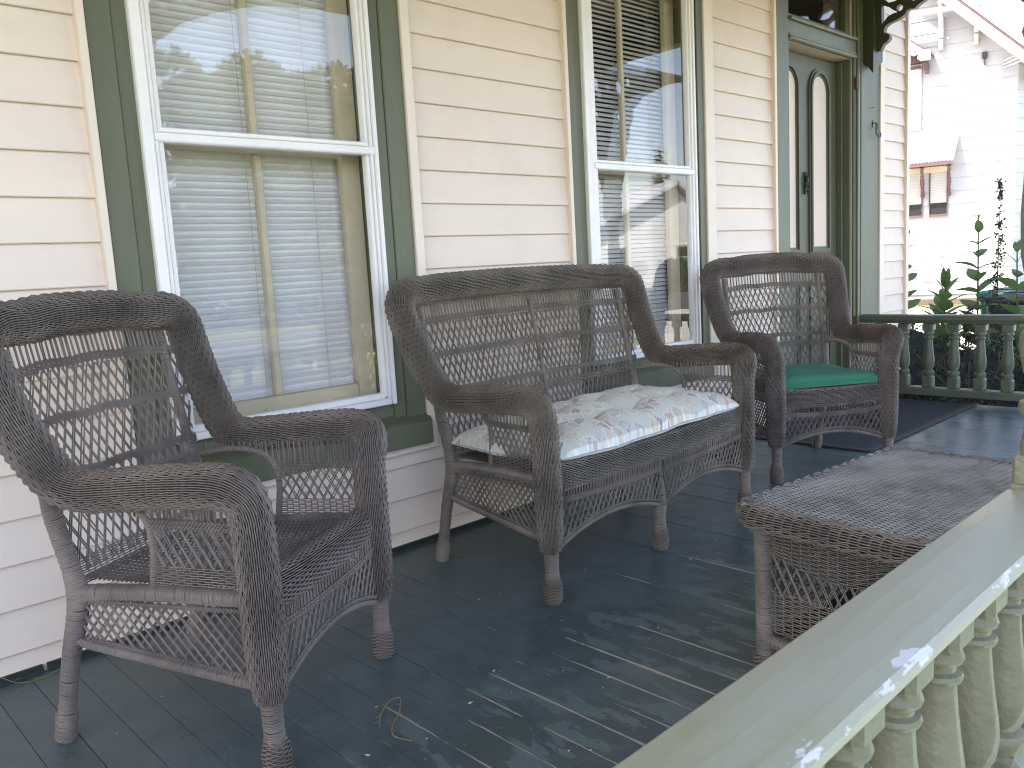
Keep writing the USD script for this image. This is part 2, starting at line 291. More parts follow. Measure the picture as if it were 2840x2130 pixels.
def leafmat(name, cols, trans=.35, rough=.5):
    return mat(name, {'g': ('geometry', {}), 'r': ('rgb_ramp', {'ramp': cols}), 'p': ('principled_bsdf', {'roughness': rough}), 't': ('translucent_bsdf', {}), 'x': ('mix_closure', {'fac': trans})},
        [('g.random_per_island', 'r.fac'), ('r.color', 'p.base_color'), ('r.color', 't.color'), ('p.BSDF', 'x.closure1'), ('t.BSDF', 'x.closure2')], surface='x.closure')
M['leaf'] = leafmat('tree_leaf', [(0, (.035, .065, .012)), (.5, (.065, .105, .02)), (1, (.12, .15, .03))])
M['conifer'] = leafmat('conifer_needles', [(0, (.018, .035, .014)), (1, (.045, .075, .025))], .15)
M['milk'] = leafmat('milkweed_leaf', [(0, (.13, .20, .07)), (1, (.22, .30, .12))], .45)
M['weed'] = leafmat('weed_leaf', [(0, (.05, .07, .03)), (1, (.12, .14, .05))], .35)
M['hedge'] = leafmat('hedge_leaf', [(0, (.022, .042, .020)), (.62, (.055, .085, .035)), (.80, (.085, .10, .04)), (.86, (.16, .055, .03)), (1, (.22, .09, .05))], .18, .35)
M['grass'] = paint('lawn_grass', (.095, .105, .038), .9, .3, 2.5, .6, 40)

M['sagebal'] = paint('sage_shaded_paint', (.205, .205, .138), .42, .18, 7, .9, 70, chip=(20, .72), chipcol=(.42, .42, .36), stretch=(1, 1, .9), dirt=.25)  # same sage paint as the hand rail, darkened: weaker light put into the colour
M['rail'] = mat('weathered_rail_paint', {'g': ('geometry', {}), 'sx': ('separate_xyz', {}), 'm': ('mapping', {'scale': (.55, 2.2, 1.0)}), 'm2': ('mapping', {'scale': (.5, 1.6, 1.0)}),
    'n1': ('noise_texture', {'scale': 4.0, 'detail': 5.0, 'roughness': .6}), 'r1': ('rgb_ramp', {'ramp': [(.30, (.290, .285, .175)), (.48, (.345, .350, .245)), (.66, (.370, .380, .295))]}),
    'n2': ('noise_texture', {'scale': 26.0, 'detail': 7.0, 'roughness': .68}), 'ye': ('map_range', {'from_min': -2.262, 'from_max': -2.304, 'to_min': -.10, 'to_max': .135, 'clamp': True}), 'ze': ('map_range', {'from_min': .640, 'from_max': .622, 'to_min': 0.0, 'to_max': -.10, 'clamp': True}),
    'a1': ('math', {'math_type': 'add'}), 'a2': ('math', {'math_type': 'add'}), 'wm': ('map_range', {'from_min': .685, 'from_max': .70, 'to_min': 0.0, 'to_max': .85, 'clamp': True}), 'c1': ('mix', {'mix_type': 'mix', 'color2': (.66, .66, .68)}),
    'n3': ('noise_texture', {'scale': 17.0, 'detail': 6.0, 'roughness': .7}), 'sm': ('map_range', {'from_min': .66, 'from_max': .76, 'to_min': 0.0, 'to_max': .55, 'clamp': True}), 'c2': ('mix', {'mix_type': 'mix', 'color2': (.17, .15, .11)}),
    'n4': ('noise_texture', {'scale': 55.0, 'detail': 4.0}), 'bp': ('bump', {'strength': .28, 'distance': .003}), 'rr': ('map_range', {'from_min': .3, 'from_max': .7, 'to_min': .26, 'to_max': .5, 'clamp': True}), 'p': ('principled_bsdf', {'specular_ior_level': .5})},
    [('g.position', 'sx.vector'), ('g.position', 'm.vector'), ('g.position', 'm2.vector'), ('m.vector', 'n1.vector'), ('n1.fac', 'r1.fac'), ('m2.vector', 'n2.vector'), ('sx.y', 'ye.value'), ('sx.z', 'ze.value'), ('n2.fac', 'a1.value1'), ('ye.result', 'a1.value2'), ('a1.value', 'a2.value1'), ('ze.result', 'a2.value2'), ('a2.value', 'wm.value'),
     ('r1.color', 'c1.color1'), ('wm.result', 'c1.fac'), ('m.vector', 'n3.vector'), ('n3.fac', 'sm.value'), ('c1.color', 'c2.color1'), ('sm.result', 'c2.fac'), ('c2.color', 'p.base_color'), ('m.vector', 'n4.vector'), ('n4.fac', 'bp.height'), ('bp.normal', 'p.normal'), ('n1.fac', 'rr.value'), ('rr.result', 'p.roughness')])
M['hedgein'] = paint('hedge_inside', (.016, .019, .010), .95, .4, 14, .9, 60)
M['wicktop'] = wicker('wicker_top_sheen', (.33, .32, .305), (.50, .485, .47), (.74, .72, .71), .26)  # paler copy of the table wicker: sky sheen and highlights put into the colour

def sheet(x0, x1, y, z0, z1): return np.array([[x0, y, z0], [x1, y, z0], [x1, y, z1], [x0, y, z1]]), np.array([[0, 1, 2, 3]])
# ------------------------------------------------------------------ ground, road, driveway
GZ = -0.5
gv = []
gx = np.r_[-60, np.linspace(-20, 45, 60), 120]; gy = np.r_[-110, np.linspace(-45, 30, 60), 90]
GX, GY = np.meshgrid(gx, gy, indexing='ij'); GZZ = GZ+.05*(meshkit.noise(np.stack([GX*.3, GY*.3, GX*0], -1), 3)-.5)-.03
i, j = np.meshgrid(np.arange(len(gx)-1), np.arange(len(gy)-1), indexing='ij'); b = i*len(gy)+j
tag(put('lawn', (np.stack([GX, GY, GZZ], -1).reshape(-1, 3), np.stack([b, b+len(gy), b+len(gy)+1, b+1], -1).reshape(-1, 4)), M['grass'], smooth=True), 'mown green lawn around the houses', 'lawn', kind='structure')
tag(put('road', bx(-60, 120, -19.5, -12.5, GZ-.2, GZ+.03, 0), M['asphalt']), 'grey asphalt street beyond the front lawn', 'road', kind='structure')
tag(put('driveway', bx(9.6, 21.5, -12.4, 25, GZ-.2, GZ+.025, 0), M['gravel']), 'pale gravel driveway between the two houses', 'driveway', kind='structure')

# ------------------------------------------------------------------ porch floor of single boards
floor = thing('porch_floor', 'porch floor of narrow painted boards running out from the wall, dark teal paint peeling', 'porch floor', kind='structure')
for k in range(-49, 47):
    x0 = BOARD0+k*PITCH+.0006; x1 = BOARD0+(k+1)*PITCH-.0006
    if x1 > 5.93: break
    dz = float(RNG.uniform(-.0008, .0008)); c = .0010
    P = [(x0, -.03), (x1, -.03), (x1, -c+dz), (x1-c, dz), (x0+c, dz), (x0, -c+dz)]
    V, F = ext(Polygon(P), -2.43+float(RNG.uniform(-.003, .003)), -.001, 'xz')
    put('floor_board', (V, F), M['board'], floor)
put('skirt_board', bx(-3.3, 5.9, -2.41, -2.38, GZ-.05, -.034), M['farrail'], floor)
put('skirt_board', bx(5.86, 5.89, -2.37, -.01, GZ-.05, -.034), M['farrail'], floor)

# ------------------------------------------------------------------ the house
house = thing('porch_house', 'cream clapboard house with green window and door trim along the porch', 'house')
XL, XR = -4.0, 6.62
wallpoly = sbox(XL, GZ-.1, XR, 4.5)
for r in ((.85, .588, 1.70, 2.46), (2.864, .588, 3.76, 2.46), (4.783, -.6, 5.71, 2.36), (4.783, 2.485, 5.71, 2.95)):
    wallpoly = wallpoly.difference(sbox(*r))
wm = MB().add(*ext(wallpoly, 0.0, .20, 'xz'))
for b_ in ((XL, XL+.1, .201, 8, GZ-.1, 4.5), (XR-.1, XR, .201, 8, GZ-.1, 4.5), (XL, XR, 8, 8.1, GZ-.1, 4.5), (XL-.4, XR+.4, -.3, 8.4, 4.51, 4.7)):
    wm.add(*bx(*b_, b=0))
put('wall', wm.mesh(), M['trim'], house)
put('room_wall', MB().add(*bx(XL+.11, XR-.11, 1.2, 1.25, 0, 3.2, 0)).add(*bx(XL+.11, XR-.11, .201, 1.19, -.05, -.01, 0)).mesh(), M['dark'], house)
put('foundation', bx(XL, XR+.01, -.02, -.001, GZ-.1, -.045, 0), M['gravel'], house)
def board(x0, x1, zb, zt, zcut=None):
    z1 = zt+.008; y = lambda z: -.0185+(z-zb)/(z1-zb)*.0145
    top = z1 if zcut is None else zcut
    P = [(-.0155, zb), (-.0185, zb+.003), (y(top), top), (0.0-.0003, top), (-.0003, zb+.002)]
    put('siding_board', ext(Polygon(P), x0, x1, 'yz'), M['vinyl'], house)
openings = [(.712, 1.880), (2.741, 3.940), (4.600, 6.185)]
for k in range(-1, 24):
    zb = .0757+.127*k; zt = zb+.127
    iv = [(-1.6, .712), (1.880, 2.741), (3.940, 4.600), (6.185, 6.600)]
    if zt < .385+.02: iv = [(-1.6, 4.600), (6.185, 6.600)]
    if zb > 2.64: iv = [(-1.6, 4.600), (4.6, 6.6)]
    for a, c in iv: board(a, c, zb, zt)
    if zb < .385 < zt:
        board(.712, 1.880, zb, zt, .386); board(2.741, 3.940, zb, zt, .386)
for a, c in ((-1.6, .405), (.417, 4.62), (6.105, 6.62)):
    P = [(0, -.002), (-.030, -.002), (-.030, .010), (-.026, .017), (-.019, .022), (0, .024)]
    put('shoe_moulding', ext(Polygon(P), a, c, 'yz'), M['shoe'], house)
put('corner_board', MB().add(*bx(6.600, 6.655, -.034, -.0, GZ, 4.48)).add(*bx(6.622, 6.655, .001, .10, GZ, 4.48)).mesh(), M['trim'], house)

def window(x0, wear_sheen0, g0, g1, wear_sheen1, x1, xt, mx, label):
    """x0 left casing, xw0..xw1 white storm frame, g0..g1 glass, x1 right casing edge, xt old cream trim edge, mx muntin"""
    w = grp(house, 'window'); tag(w, label)
    zt, zb = 2.46, .588
    for a, c in ((x0-.026, x0), (x1, xt)): put('trim_strip', bx(a, c, -.036, -.001, .385, 2.68), M['trim'], w)
    put('trim_strip', bx(x0-.026, xt-.012, -.034, -.001, .384, .411), M['trim'], w)
    put('casing', bx(x0, wear_sheen0-.044, -.026, -.001, .52, 2.62, .004), M['green'], w); put('casing', bx(wear_sheen0-.044, wear_sheen0+.004, -.020, -.001, .52, 2.60, .002), M['green'], w)
    wr = x1-wear_sheen1
    put('casing', bx(wear_sheen1-.004, wear_sheen1+wr*.36, -.020, -.001, .52, 2.60, .002), M['green'], w); put('casing', bx(wear_sheen1+wr*.36+.001, x1, -.026, -.001, .52, 2.62, .004), M['green'], w)
    put('casing', bx(wear_sheen0, wear_sheen1, -.024, -.001, zt+.002, 2.61, .004), M['green'], w)
    put('sill', ext(Polygon([(-.001, .412), (-.050, .412), (-.052, .416), (-.052, .502), (-.047, .510), (-.012, .538), (-.012, .587), (-.001, .587)]), x0-.0, x1+.008, 'yz'), M['green'], w)
    # reveal
    for a, c in ((wear_sheen0-.001, wear_sheen0+.003), (wear_sheen1-.003, wear_sheen1+.001)): put('reveal', bx(a, c, .001, .198, zb, zt, 0), M['green'], w)
    # white storm frame: flange and inner stiles
    put('frame_stile', MB().add(*bx(wear_sheen0, wear_sheen0+.036, -.040, .004, zb, zt, .004)).add(*bx(wear_sheen0+.0365, g0-.012, -.034, .004, zb+.02, zt, .003)).add(*bx(g0-.0115, g0+.006, -.027, .004, zb+.03, zt, .003)).mesh(), M['white'], w)
    put('frame_stile', MB().add(*bx(wear_sheen1-.020, wear_sheen1, -.040, .004, zb, zt, .004)).add(*bx(g1+.010, wear_sheen1-.0205, -.034, .004, zb+.02, zt, .003)).add(*bx(g1-.006, g1+.0095, -.027, .004, zb+.03, zt, .003)).mesh(), M['white'], w)
    put('frame_rail', MB().add(*bx(wear_sheen0+.037, wear_sheen1-.021, -.036, .004, zb, zb+.026, .004)).add(*bx(g0, g1, -.026, .004, zb+.0265, zb+.048, .003)).mesh(), M['white'], w)
    put('frame_rail', bx(wear_sheen0+.037, wear_sheen1-.021, -.036, .004, zt-.045, zt, .004), M['white'], w)
    put('meeting_rail', MB().add(*bx(g0-.028, g1+.030, -.038, .004, 1.514, 1.545, .005)).add(*bx(g0-.005, g1+.005, -.028, .004, 1.5455, 1.560, .003)).mesh(), M['white'], w)
    put('pane', sheet(g0, g1, -.012, zb+.045, 1.516), M['glass'], w); put('pane', sheet(g0, g1, -.007, 1.543, zt-.04), M['glass'], w)
    # old wooden sash behind
    y0, y1 = .088, .120
    put('sash_stile', bx(wear_sheen0+.0035, wear_sheen0+.080, y0, y1, zb, zt, .003), M['sash'], w); put('sash_stile', bx(wear_sheen1-.084, wear_sheen1-.0035, y0, y1, zb, zt, .003), M['sash'], w)
    put('sash_rail', bx(wear_sheen0+.0805, wear_sheen1-.0845, y0, y1, zb, .672, .004), M['sash'], w); put('sash_rail', bx(wear_sheen0+.0805, wear_sheen1-.0845, y0+.006, y1, 1.513, 1.552, .003), M['sash'], w)
    put('muntin', bx(mx-.016, mx+.016, y0+.002, y1-.004, .6725, 1.5125, .006), M['sash'], w); put('muntin', bx(mx-.016, mx+.016, y0+.008, y1+.002, 1.5525, zt, .006), M['sash'], w)
    put('sash_pane', sheet(wear_sheen0+.07, wear_sheen1-.09, .104, .66, 1.52), M['glassold'], w); put('sash_pane', sheet(wear_sheen0+.07, wear_sheen1-.09, .108, 1.545, zt), M['glassold'], w)
    return w
window(.730, .850, .912, 1.656, 1.700, 1.842, 1.885, 1.283, 'large two-sash window behind the nearest wicker chair')
window(2.766, 2.864, 2.947, 3.712, 3.762, 3.855, 3.945, 3.318, 'two-sash window behind the wicker loveseat')

def blind(x0, x1, zb, tilt, label, jit):
    t = thing('window_blind', label, 'blind', (0, 0, 0))
    r = np.random.default_rng(jit); z = zb+.02; y = .142; w = .0268
    put('bottom_rail', bx(x0, x1, y-.012, y+.012, zb-.006, zb+.008, .003), M['slat'], t)
    while z < 2.44:
        a = tilt+r.normal(0, .03); s = np.linspace(-.5, .5, 5); c = .0022*(1-4*s*s)
        yy = y+s*w*math.cos(a)+c*math.sin(a); zz = z+s*w*math.sin(a)+c*math.cos(a)
        dx = r.normal(0, .001); sk = r.normal(0, .0006)
        V = np.vstack([np.stack([np.full(5, x0+dx), yy, zz-sk], 1), np.stack([np.full(5, x1+dx), yy, zz+sk], 1)])
        F = np.array([[q, q+1, q+6, q+5] for q in range(4)])
        put('slat', (V, F), M['slat'], t, smooth=True); z += .0234
    for cx in (x0+.05, (x0+x1)/2-.03, x1-.13): put('cord', tubes(np.array([[cx, y-.014, zb], [cx, y-.0142, 1.5], [cx, y-.014, 2.44]]), .0011, 4)[:2], M['sash'], t)
    put('head_rail', bx(x0, x1, y-.015, y+.015, 2.44, 2.458, .002), M['slat'], t)
blind(.925, 1.645, .668, math.radians(77), 'white closed slatted blind behind the nearest window, bottom above the sill', 3)
blind(2.925, 3.712, .668, math.radians(47), 'white half-open slatted blind in the window behind the loveseat', 4)

# ------------------------------------------------------------------ door, casings, transom
put('door_casing', bx(4.628, 4.782, -.032, -.001, .002, 2.98, .005), M['greenlight'], house)
put('trim_strip', bx(4.598, 4.627, -.036, -.001, .002, 3.0), M['trim'], house)
put('door_casing', bx(5.805, 6.100, -.028, -.001, .002, 2.98, .005), M['greenlight'], house)
mj = MB()
for a, c, y in ((5.712, 5.742, -.020), (5.7425, 5.775, -.034), (5.7755, 5.804, -.024)): mj.add(*bx(a, c, y, -.001, .002, 2.98, .006))
put('door_moulding', mj.mesh(), M['green'], house)
put('trim_strip', bx(6.105, 6.183, -.038, -.001, -.04, 3.0, .004), M['trim'], house)
put('door_jamb', MB().add(*bx(5.690, 5.709, .002, .125, .002, 2.36, .003)).add(*bx(5.672, 5.6895, .052, .088, .002, 2.345, .003)).mesh(), M['green'], house)
put('door_jamb', bx(4.784, 4.800, .002, .125, .002, 2.36, .003), M['green'], house)
tb = MB().add(*bx(4.783, 5.711, -.026, .12, 2.362, 2.484, .004)).add(*bx(4.783, 5.711, -.044, -.0265, 2.362, 2.380, .005)).add(*bx(4.783, 5.711, -.037, -.0265, 2.3805, 2.396, .005)).add(*bx(4.783, 5.711, -.05, -.0265, 2.474, 2.495, .006))
put('transom_bar', tb.mesh(), M['green'], house)
tr = grp(house, 'transom')
put('frame', MB().add(*bx(4.800, 4.85, .01, .06, 2.487, 2.95)).add(*bx(5.645, 5.709, .01, .06, 2.487, 2.95)).add(*bx(4.851, 5.644, .012, .058, 2.487, 2.535)).mesh(), M['green'], tr)
put('pane', sheet(4.85, 5.645, .034, 2.534, 2.95), M['glass'], tr)
door = grp(house, 'door')
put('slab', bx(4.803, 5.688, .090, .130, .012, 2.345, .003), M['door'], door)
def arch(hw, zb, zt, cx):
    zc = zt-hw; a = np.linspace(0, PI, 20)
    return Polygon([(cx-hw, zb), (cx+hw, zb)]+[(cx+hw*math.cos(t), zc+hw*math.sin(t)) for t in a])
for cx in (4.977, 5.410):
    f = lambda d: arch(.150-d, 1.056+d, 2.280-d, cx)
    m_ = MB().add(*ext(f(0).difference(f(.016)), .078, .0898, 'xz')).add(*ext(f(.0162).difference(f(.034)), .068, .0897, 'xz')).add(*ext(f(.0342).difference(f(.050)), .080, .0896, 'xz'))
    put('panel_moulding', m_.mesh(), M['door'], door)
    put('panel_inset', ext(f(.0503), .0845, .0895, 'xz'), M['inset'], door)
    q = lambda d: sbox(cx-.15+d, .24+d, cx+.15-d, .88-d)
    put('panel_moulding', MB().add(*ext(q(0).difference(q(.018)), .075, .0898, 'xz')).add(*ext(q(.0182).difference(q(.04)), .083, .0897, 'xz')).mesh(), M['door'], door)
kx = 5.206
kp = MB().add(*lathe([(.001, 0), (.007, .004), (.003, .012), (.008, .020), (.006, .03), (.012, .040), (.014, .06), (.006, .075), (.003, .083), (.006, .09), (.001, .10)], 12, (kx, .072, 1.497)))
kp.add(*bx(kx-.008, kx+.008, .078, .0897, 1.455, 1.60, .003))
ring = np.array([[kx+.021*math.cos(t), .066, 1.525+.042*math.sin(t)] for t in np.linspace(PI*.96, 2*PI+.04*PI, 20)]); V, F, N = tubes(ring, .0045, 8); kp.add(V, F)
kp.add(*lathe([(.001, 0), (.006, .005), (.004, .012), (.009, .02), (.001, .028)], 12, (kx, .07, 1.452)))
put('knocker', kp.mesh(), M['iron'], door, smooth=40)
for z in (2.157, .52): put('hinge', MB().add(*bx(5.716, 5.752, -.0385, -.0342, z, z+.085, .001)).add(*lathe([(.005, 0), (.005, .085)], 10, (5.712, -.030, z))).mesh(), M['rust'], house)
hk, _ = crom([(6.0, -.028, 1.955), (6.0, -.05, 1.952), (6.005, -.055, 1.93), (6.0, -.05, 1.90), (5.995, -.055, 1.875), (6.012, -.065, 1.856), (6.04, -.066, 1.862), (6.052, -.06, 1.885)], .006)
V, F, N = tubes(hk, .0042, 8); hookm = MB().add(V, F).add(*bx(5.988, 6.012, -.0325, -.0282, 1.925, 1.975, .002))
rg = np.array([[6.0+.014*math.cos(t), -.05, 1.925+.016*math.sin(t)] for t in np.linspace(0, 2*PI, 20)]); V, F, N = tubes(rg, .003, 6); hookm.add(V, F)
hook = put('wall_hook', hookm.mesh(), M['iron'], smooth=50); tag(hook, 'small dark iron hook on the green board right of the door', 'hook')
put('nail', tubes(np.array([[5.955, -.029, 2.055], [5.955, -.05, 2.057], [5.972, -.052, 2.06]]), .0022, 5)[:2], M['iron'], house)

# ------------------------------------------------------------------ porch roof, posts, brackets
roof = thing('porch_roof', 'porch roof with cream ceiling and green beam over the wicker seats', 'roof')
rb = MB()
for k in range(20): rb.add(*bx(-3.6, 6.25, -2.22+k*.11+.002, -2.22+(k+1)*.11-.002, 3.10, 3.115, .002))
put('ceiling', rb.mesh(), M['ceiling'], roof)
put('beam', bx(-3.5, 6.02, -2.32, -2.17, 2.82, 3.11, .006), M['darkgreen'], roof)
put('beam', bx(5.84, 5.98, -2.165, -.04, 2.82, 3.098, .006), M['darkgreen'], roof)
put('roof_deck', bx(-3.9, 6.5, -2.46, -.03, 3.12, 3.26, .01), M['roof'], roof)
put('fascia', bx(-3.9, 6.5, -2.485, -2.462, 3.06, 3.30, .004), M['sage'], roof)

PX, PY = 1.512, -2.24
def front_bracket(sgn):
    P = [(.05, 1.70), (.10, 1.69), (.135, 1.715), (.12, 1.75), (.15, 1.80), (.19, 1.90), (.20, 2.0), (.235, 2.05), (.225, 2.11), (.275, 2.20), (.285, 2.28), (.335, 2.36), (.335, 2.44), (.40, 2.48), (.49, 2.56), (.60, 2.61), (.72, 2.66), (.90, 2.72), (1.10, 2.765), (1.4, 2.79), (2.09, 2.80), (2.09, 2.825), (.05, 2.825)]
    g = Polygon(P)
    for cx, cz, r in ((.16, 2.62, .06), (.30, 2.68, .045), (.13, 2.20, .028), (.15, 2.36, .035), (.50, 2.71, .03), (.62, 2.74, .025)): g = g.difference(Point(cx, cz).buffer(r, 12))
    P2 = [(sgn*x, z) for x, z in g.exterior.coords]; H = [[(sgn*x, z) for x, z in h.coords] for h in g.interiors]
    return ext(Polygon(P2, H).buffer(0), -.018, .018, 'xz')
def make_post(label, loc):
    t = thing('porch_post', label, 'post', loc, 0, 'turned posts of the porch')
    put('base_block', MB().add(*bx(-.050, .050, -.050, .050, .652, .705, .006)).add(*bx(-.050, .050, -.050, .050, .002, .598, .006)).add(*bx(-.049, .049, -.049, .049, .598, .653, 0)).mesh(), M['sagebal'], t)
    prof = [(.049, .700), (.0485, .715), (.046, .735), (.042, .755), (.040, .768), (.050, .772), (.054, .785), (.052, .795), (.040, .800), (.039, .812), (.043, .830), (.050, .860), (.055, .890), (.054, .915), (.044, .925), (.046, .935), (.052, .945), (.044, .958), (.040, .97), (.047, 1.0), (.056, 1.05), (.058, 1.12), (.054, 1.2), (.047, 1.28), (.042, 1.33), (.052, 1.345), (.058, 1.36), (.050, 1.375), (.043, 1.385), (.058, 1.40), (.064, 1.42), (.058, 1.44), (.05, 1.46)]
    put('shaft', lathe(prof, 28), M['sagebal'], t, smooth=32)
    cp = MB().add(*bx(-.075, .075, -.06, .06, 1.455, 1.66, .012)).add(*bx(-.06, .06, -.06, .06, 1.661, 2.82, .006))
    for s in (-1, 1): cp.add(*lathe([(.03, -.055), (.036, -.05), (.036, .05), (.03, .055)], 16, (0, 0, 0)))if False else None
    put('capital', cp.mesh(), M['darkgreen'], t)
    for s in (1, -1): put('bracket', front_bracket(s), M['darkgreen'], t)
    return t
post0 = make_post('sage green turned post standing at the right edge, on the near railing', (PX, PY, 0))
copy_of(post0, 'far corner post of the porch, seen reflected in the window behind the loveseat', (5.80, PY, 0), 0)

wb = thing('carved_bracket', 'dark green sawn scroll bracket on a pointed pendant above the far door casing', 'bracket', (0, 0, 0))
P = []
for x, y in ((5.83, -.10), (5.985, -.10), (5.985, -.029), (5.83, -.029)): P += [(x, y, 2.36), (x, y, 2.82)]
put('pendant', hull(P+[(5.865, -.083, 2.272)]), M['darkgreen'], wb)
o = [(.100, 2.425), (.112, 2.412), (.128, 2.420), (.142, 2.448), (.152, 2.456), (.170, 2.464), (.186, 2.482), (.184, 2.505), (.168, 2.520), (.150, 2.524), (.146, 2.540), (.156, 2.566), (.185, 2.582), (.225, 2.590), (.260, 2.600), (.288, 2.616), (.302, 2.638), (.325, 2.640), (.350, 2.636), (.372, 2.655), (.410, 2.672), (.450, 2.705), (.50, 2.745), (.57, 2.775), (.68, 2.80), (.90, 2.815), (.90, 2.83), (.100, 2.83)]
g = Polygon(o)
g = g.difference(Polygon([(.132, 2.585), (.170, 2.625), (.205, 2.638), (.238, 2.640), (.215, 2.655), (.195, 2.672), (.180, 2.690), (.155, 2.700), (.130, 2.715)])).difference(Point(.252, 2.664).buffer(.021)).difference(Polygon([(.175, 2.715), (.225, 2.715), (.262, 2.73), (.24, 2.76), (.16, 2.78), (.14, 2.75)])).difference(Polygon([(.315, 2.70), (.345, 2.685), (.38, 2.72), (.45, 2.77), (.40, 2.79), (.33, 2.77)]))
put('scroll', ext(Polygon([(-a, c) for a, c in g.exterior.coords], [[(-a, c) for a, c in h.coords] for h in g.interiors]).buffer(0), 5.885, 5.93, 'yz'), M['darkgreen'], wb)

# ------------------------------------------------------------------ railings
def baluster(zb, zt, s=1.0):
    H = zt-zb; f = lambda q: zb+q*H
    m_ = MB().add(*bx(-.035*s, .035*s, -.035*s, .035*s, f(0), f(.185), .009*s)).add(*bx(-.036*s, .036*s, -.036*s, .036*s, f(.875), f(1.0), .010*s))
    prof = [(.030, .17), (.033, .20), (.036, .225), (.036, .245), (.033, .262), (.022, .272), (.026, .285), (.033, .32), (.0365, .37), (.0372, .42), (.035, .48), (.0305, .56), (.027, .64), (.0245, .72), (.024, .755), (.030, .762), (.032, .775), (.030, .790), (.023, .796), (.0235, .815), (.031, .828), (.033, .842), (.031, .856), (.028, .885)]
    return m_, lathe([(r*s, f(z)) for r, z in prof], 24)
def railing(name_label, rail_poly, bot_poly, plane, a0, a1, bals, fixed, zb, zt, s, mtl, cat='railing'):
    t = thing('porch_railing', name_label, cat)
    put('hand_rail', ext(rail_poly, a0, a1, plane), M['rail'] if mtl is M['sagebal'] else mtl, t); put('bottom_rail', ext(bot_poly, a0, a1, plane), mtl, t)
    m_, lv = baluster(zb, zt, s); V1, F1 = m_.mesh(); V2, F2, N2 = meshkit.arrays(lv, 35)
    fn = np.cross(V1[F1[:, 1]]-V1[F1[:, 0]], V1[F1[:, 2]]-V1[F1[:, 0]]); fn /= np.linalg.norm(fn, axis=1, keepdims=True)+1e-12
    Vf = V1[F1].reshape(-1, 3); Nf = np.repeat(fn, 3, 0); Ff = np.arange(len(Vf)).reshape(-1, 3)
    VV = np.vstack([Vf, V2]); NN = np.vstack([Nf, N2]); FF = np.vstack([Ff, F2+len(Vf)])
    for b_ in bals:
        loc = (b_, fixed, 0) if plane == 'yz' else (fixed, b_, 0)
        put('baluster', (VV, FF), mtl, t, normals=NN, loc=loc)
    return t
fr = Polygon([(-2.200, .598), (-2.188, .603), (-2.180, .610), (-2.176, .622), (-2.178, .636), (-2.186, .643), (-2.215, .6475), (-2.245, .6485), (-2.280, .647), (-2.299, .643), (-2.305, .636), (-2.304, .624), (-2.292, .616), (-2.286, .606), (-2.280, .598)])
fb = Polygon([(-2.190, .140), (-2.290, .140), (-2.292, .188), (-2.286, .196), (-2.194, .200)])
b0 = [1.261-k*.1417 for k in range(29)]
railing('sage green front railing in the lower right foreground, paint worn off its edge', fr, fb, 'yz', PX-4.24, PX-.051, [x for x in b0+[1.403] if x > PX-4.2], -2.24, .197, .600, 1.0, M['sagebal'])
railing('front railing of the far bay beyond the right-hand post, seen only in reflection', fr, fb, 'yz', PX+.051, 4.30, [PX+.11+k*.1417 for k in range(19)], -2.24, .197, .600, 1.0, M['sagebal'])
er = Polygon([(5.815, .545), (5.800, .556), (5.792, .572), (5.792, .592), (5.800, .602), (5.85, .606), (5.90, .602), (5.908, .592), (5.908, .572), (5.900, .556), (5.885, .545)])
eb = Polygon([(5.80, .052), (5.90, .052), (5.90, .096), (5.89, .102), (5.81, .102), (5.80, .096)])
railing('darker green end railing past the green-cushioned chair, from wall to corner', er, eb, 'xz', -2.18, -.029, [-.155-k*.1625 for k in range(13)], 5.85, .101, .546, 1.0, M['farrail'])

# ------------------------------------------------------------------ rug at the door
rug = thing('door_rug', 'dark grey flecked outdoor rug in front of the door', 'rug')
put('pile', bx(4.22, 5.82, -.755, -.045, .003, .011, .003), M['rug'], rug)
put('binding', MB().add(*bx(4.18, 5.86, -.795, -.7555, .003, .013, .004)).add(*bx(4.18, 4.2195, -.755, -.04, .003, .013, .004)).mesh(), M['rugedge'], rug)

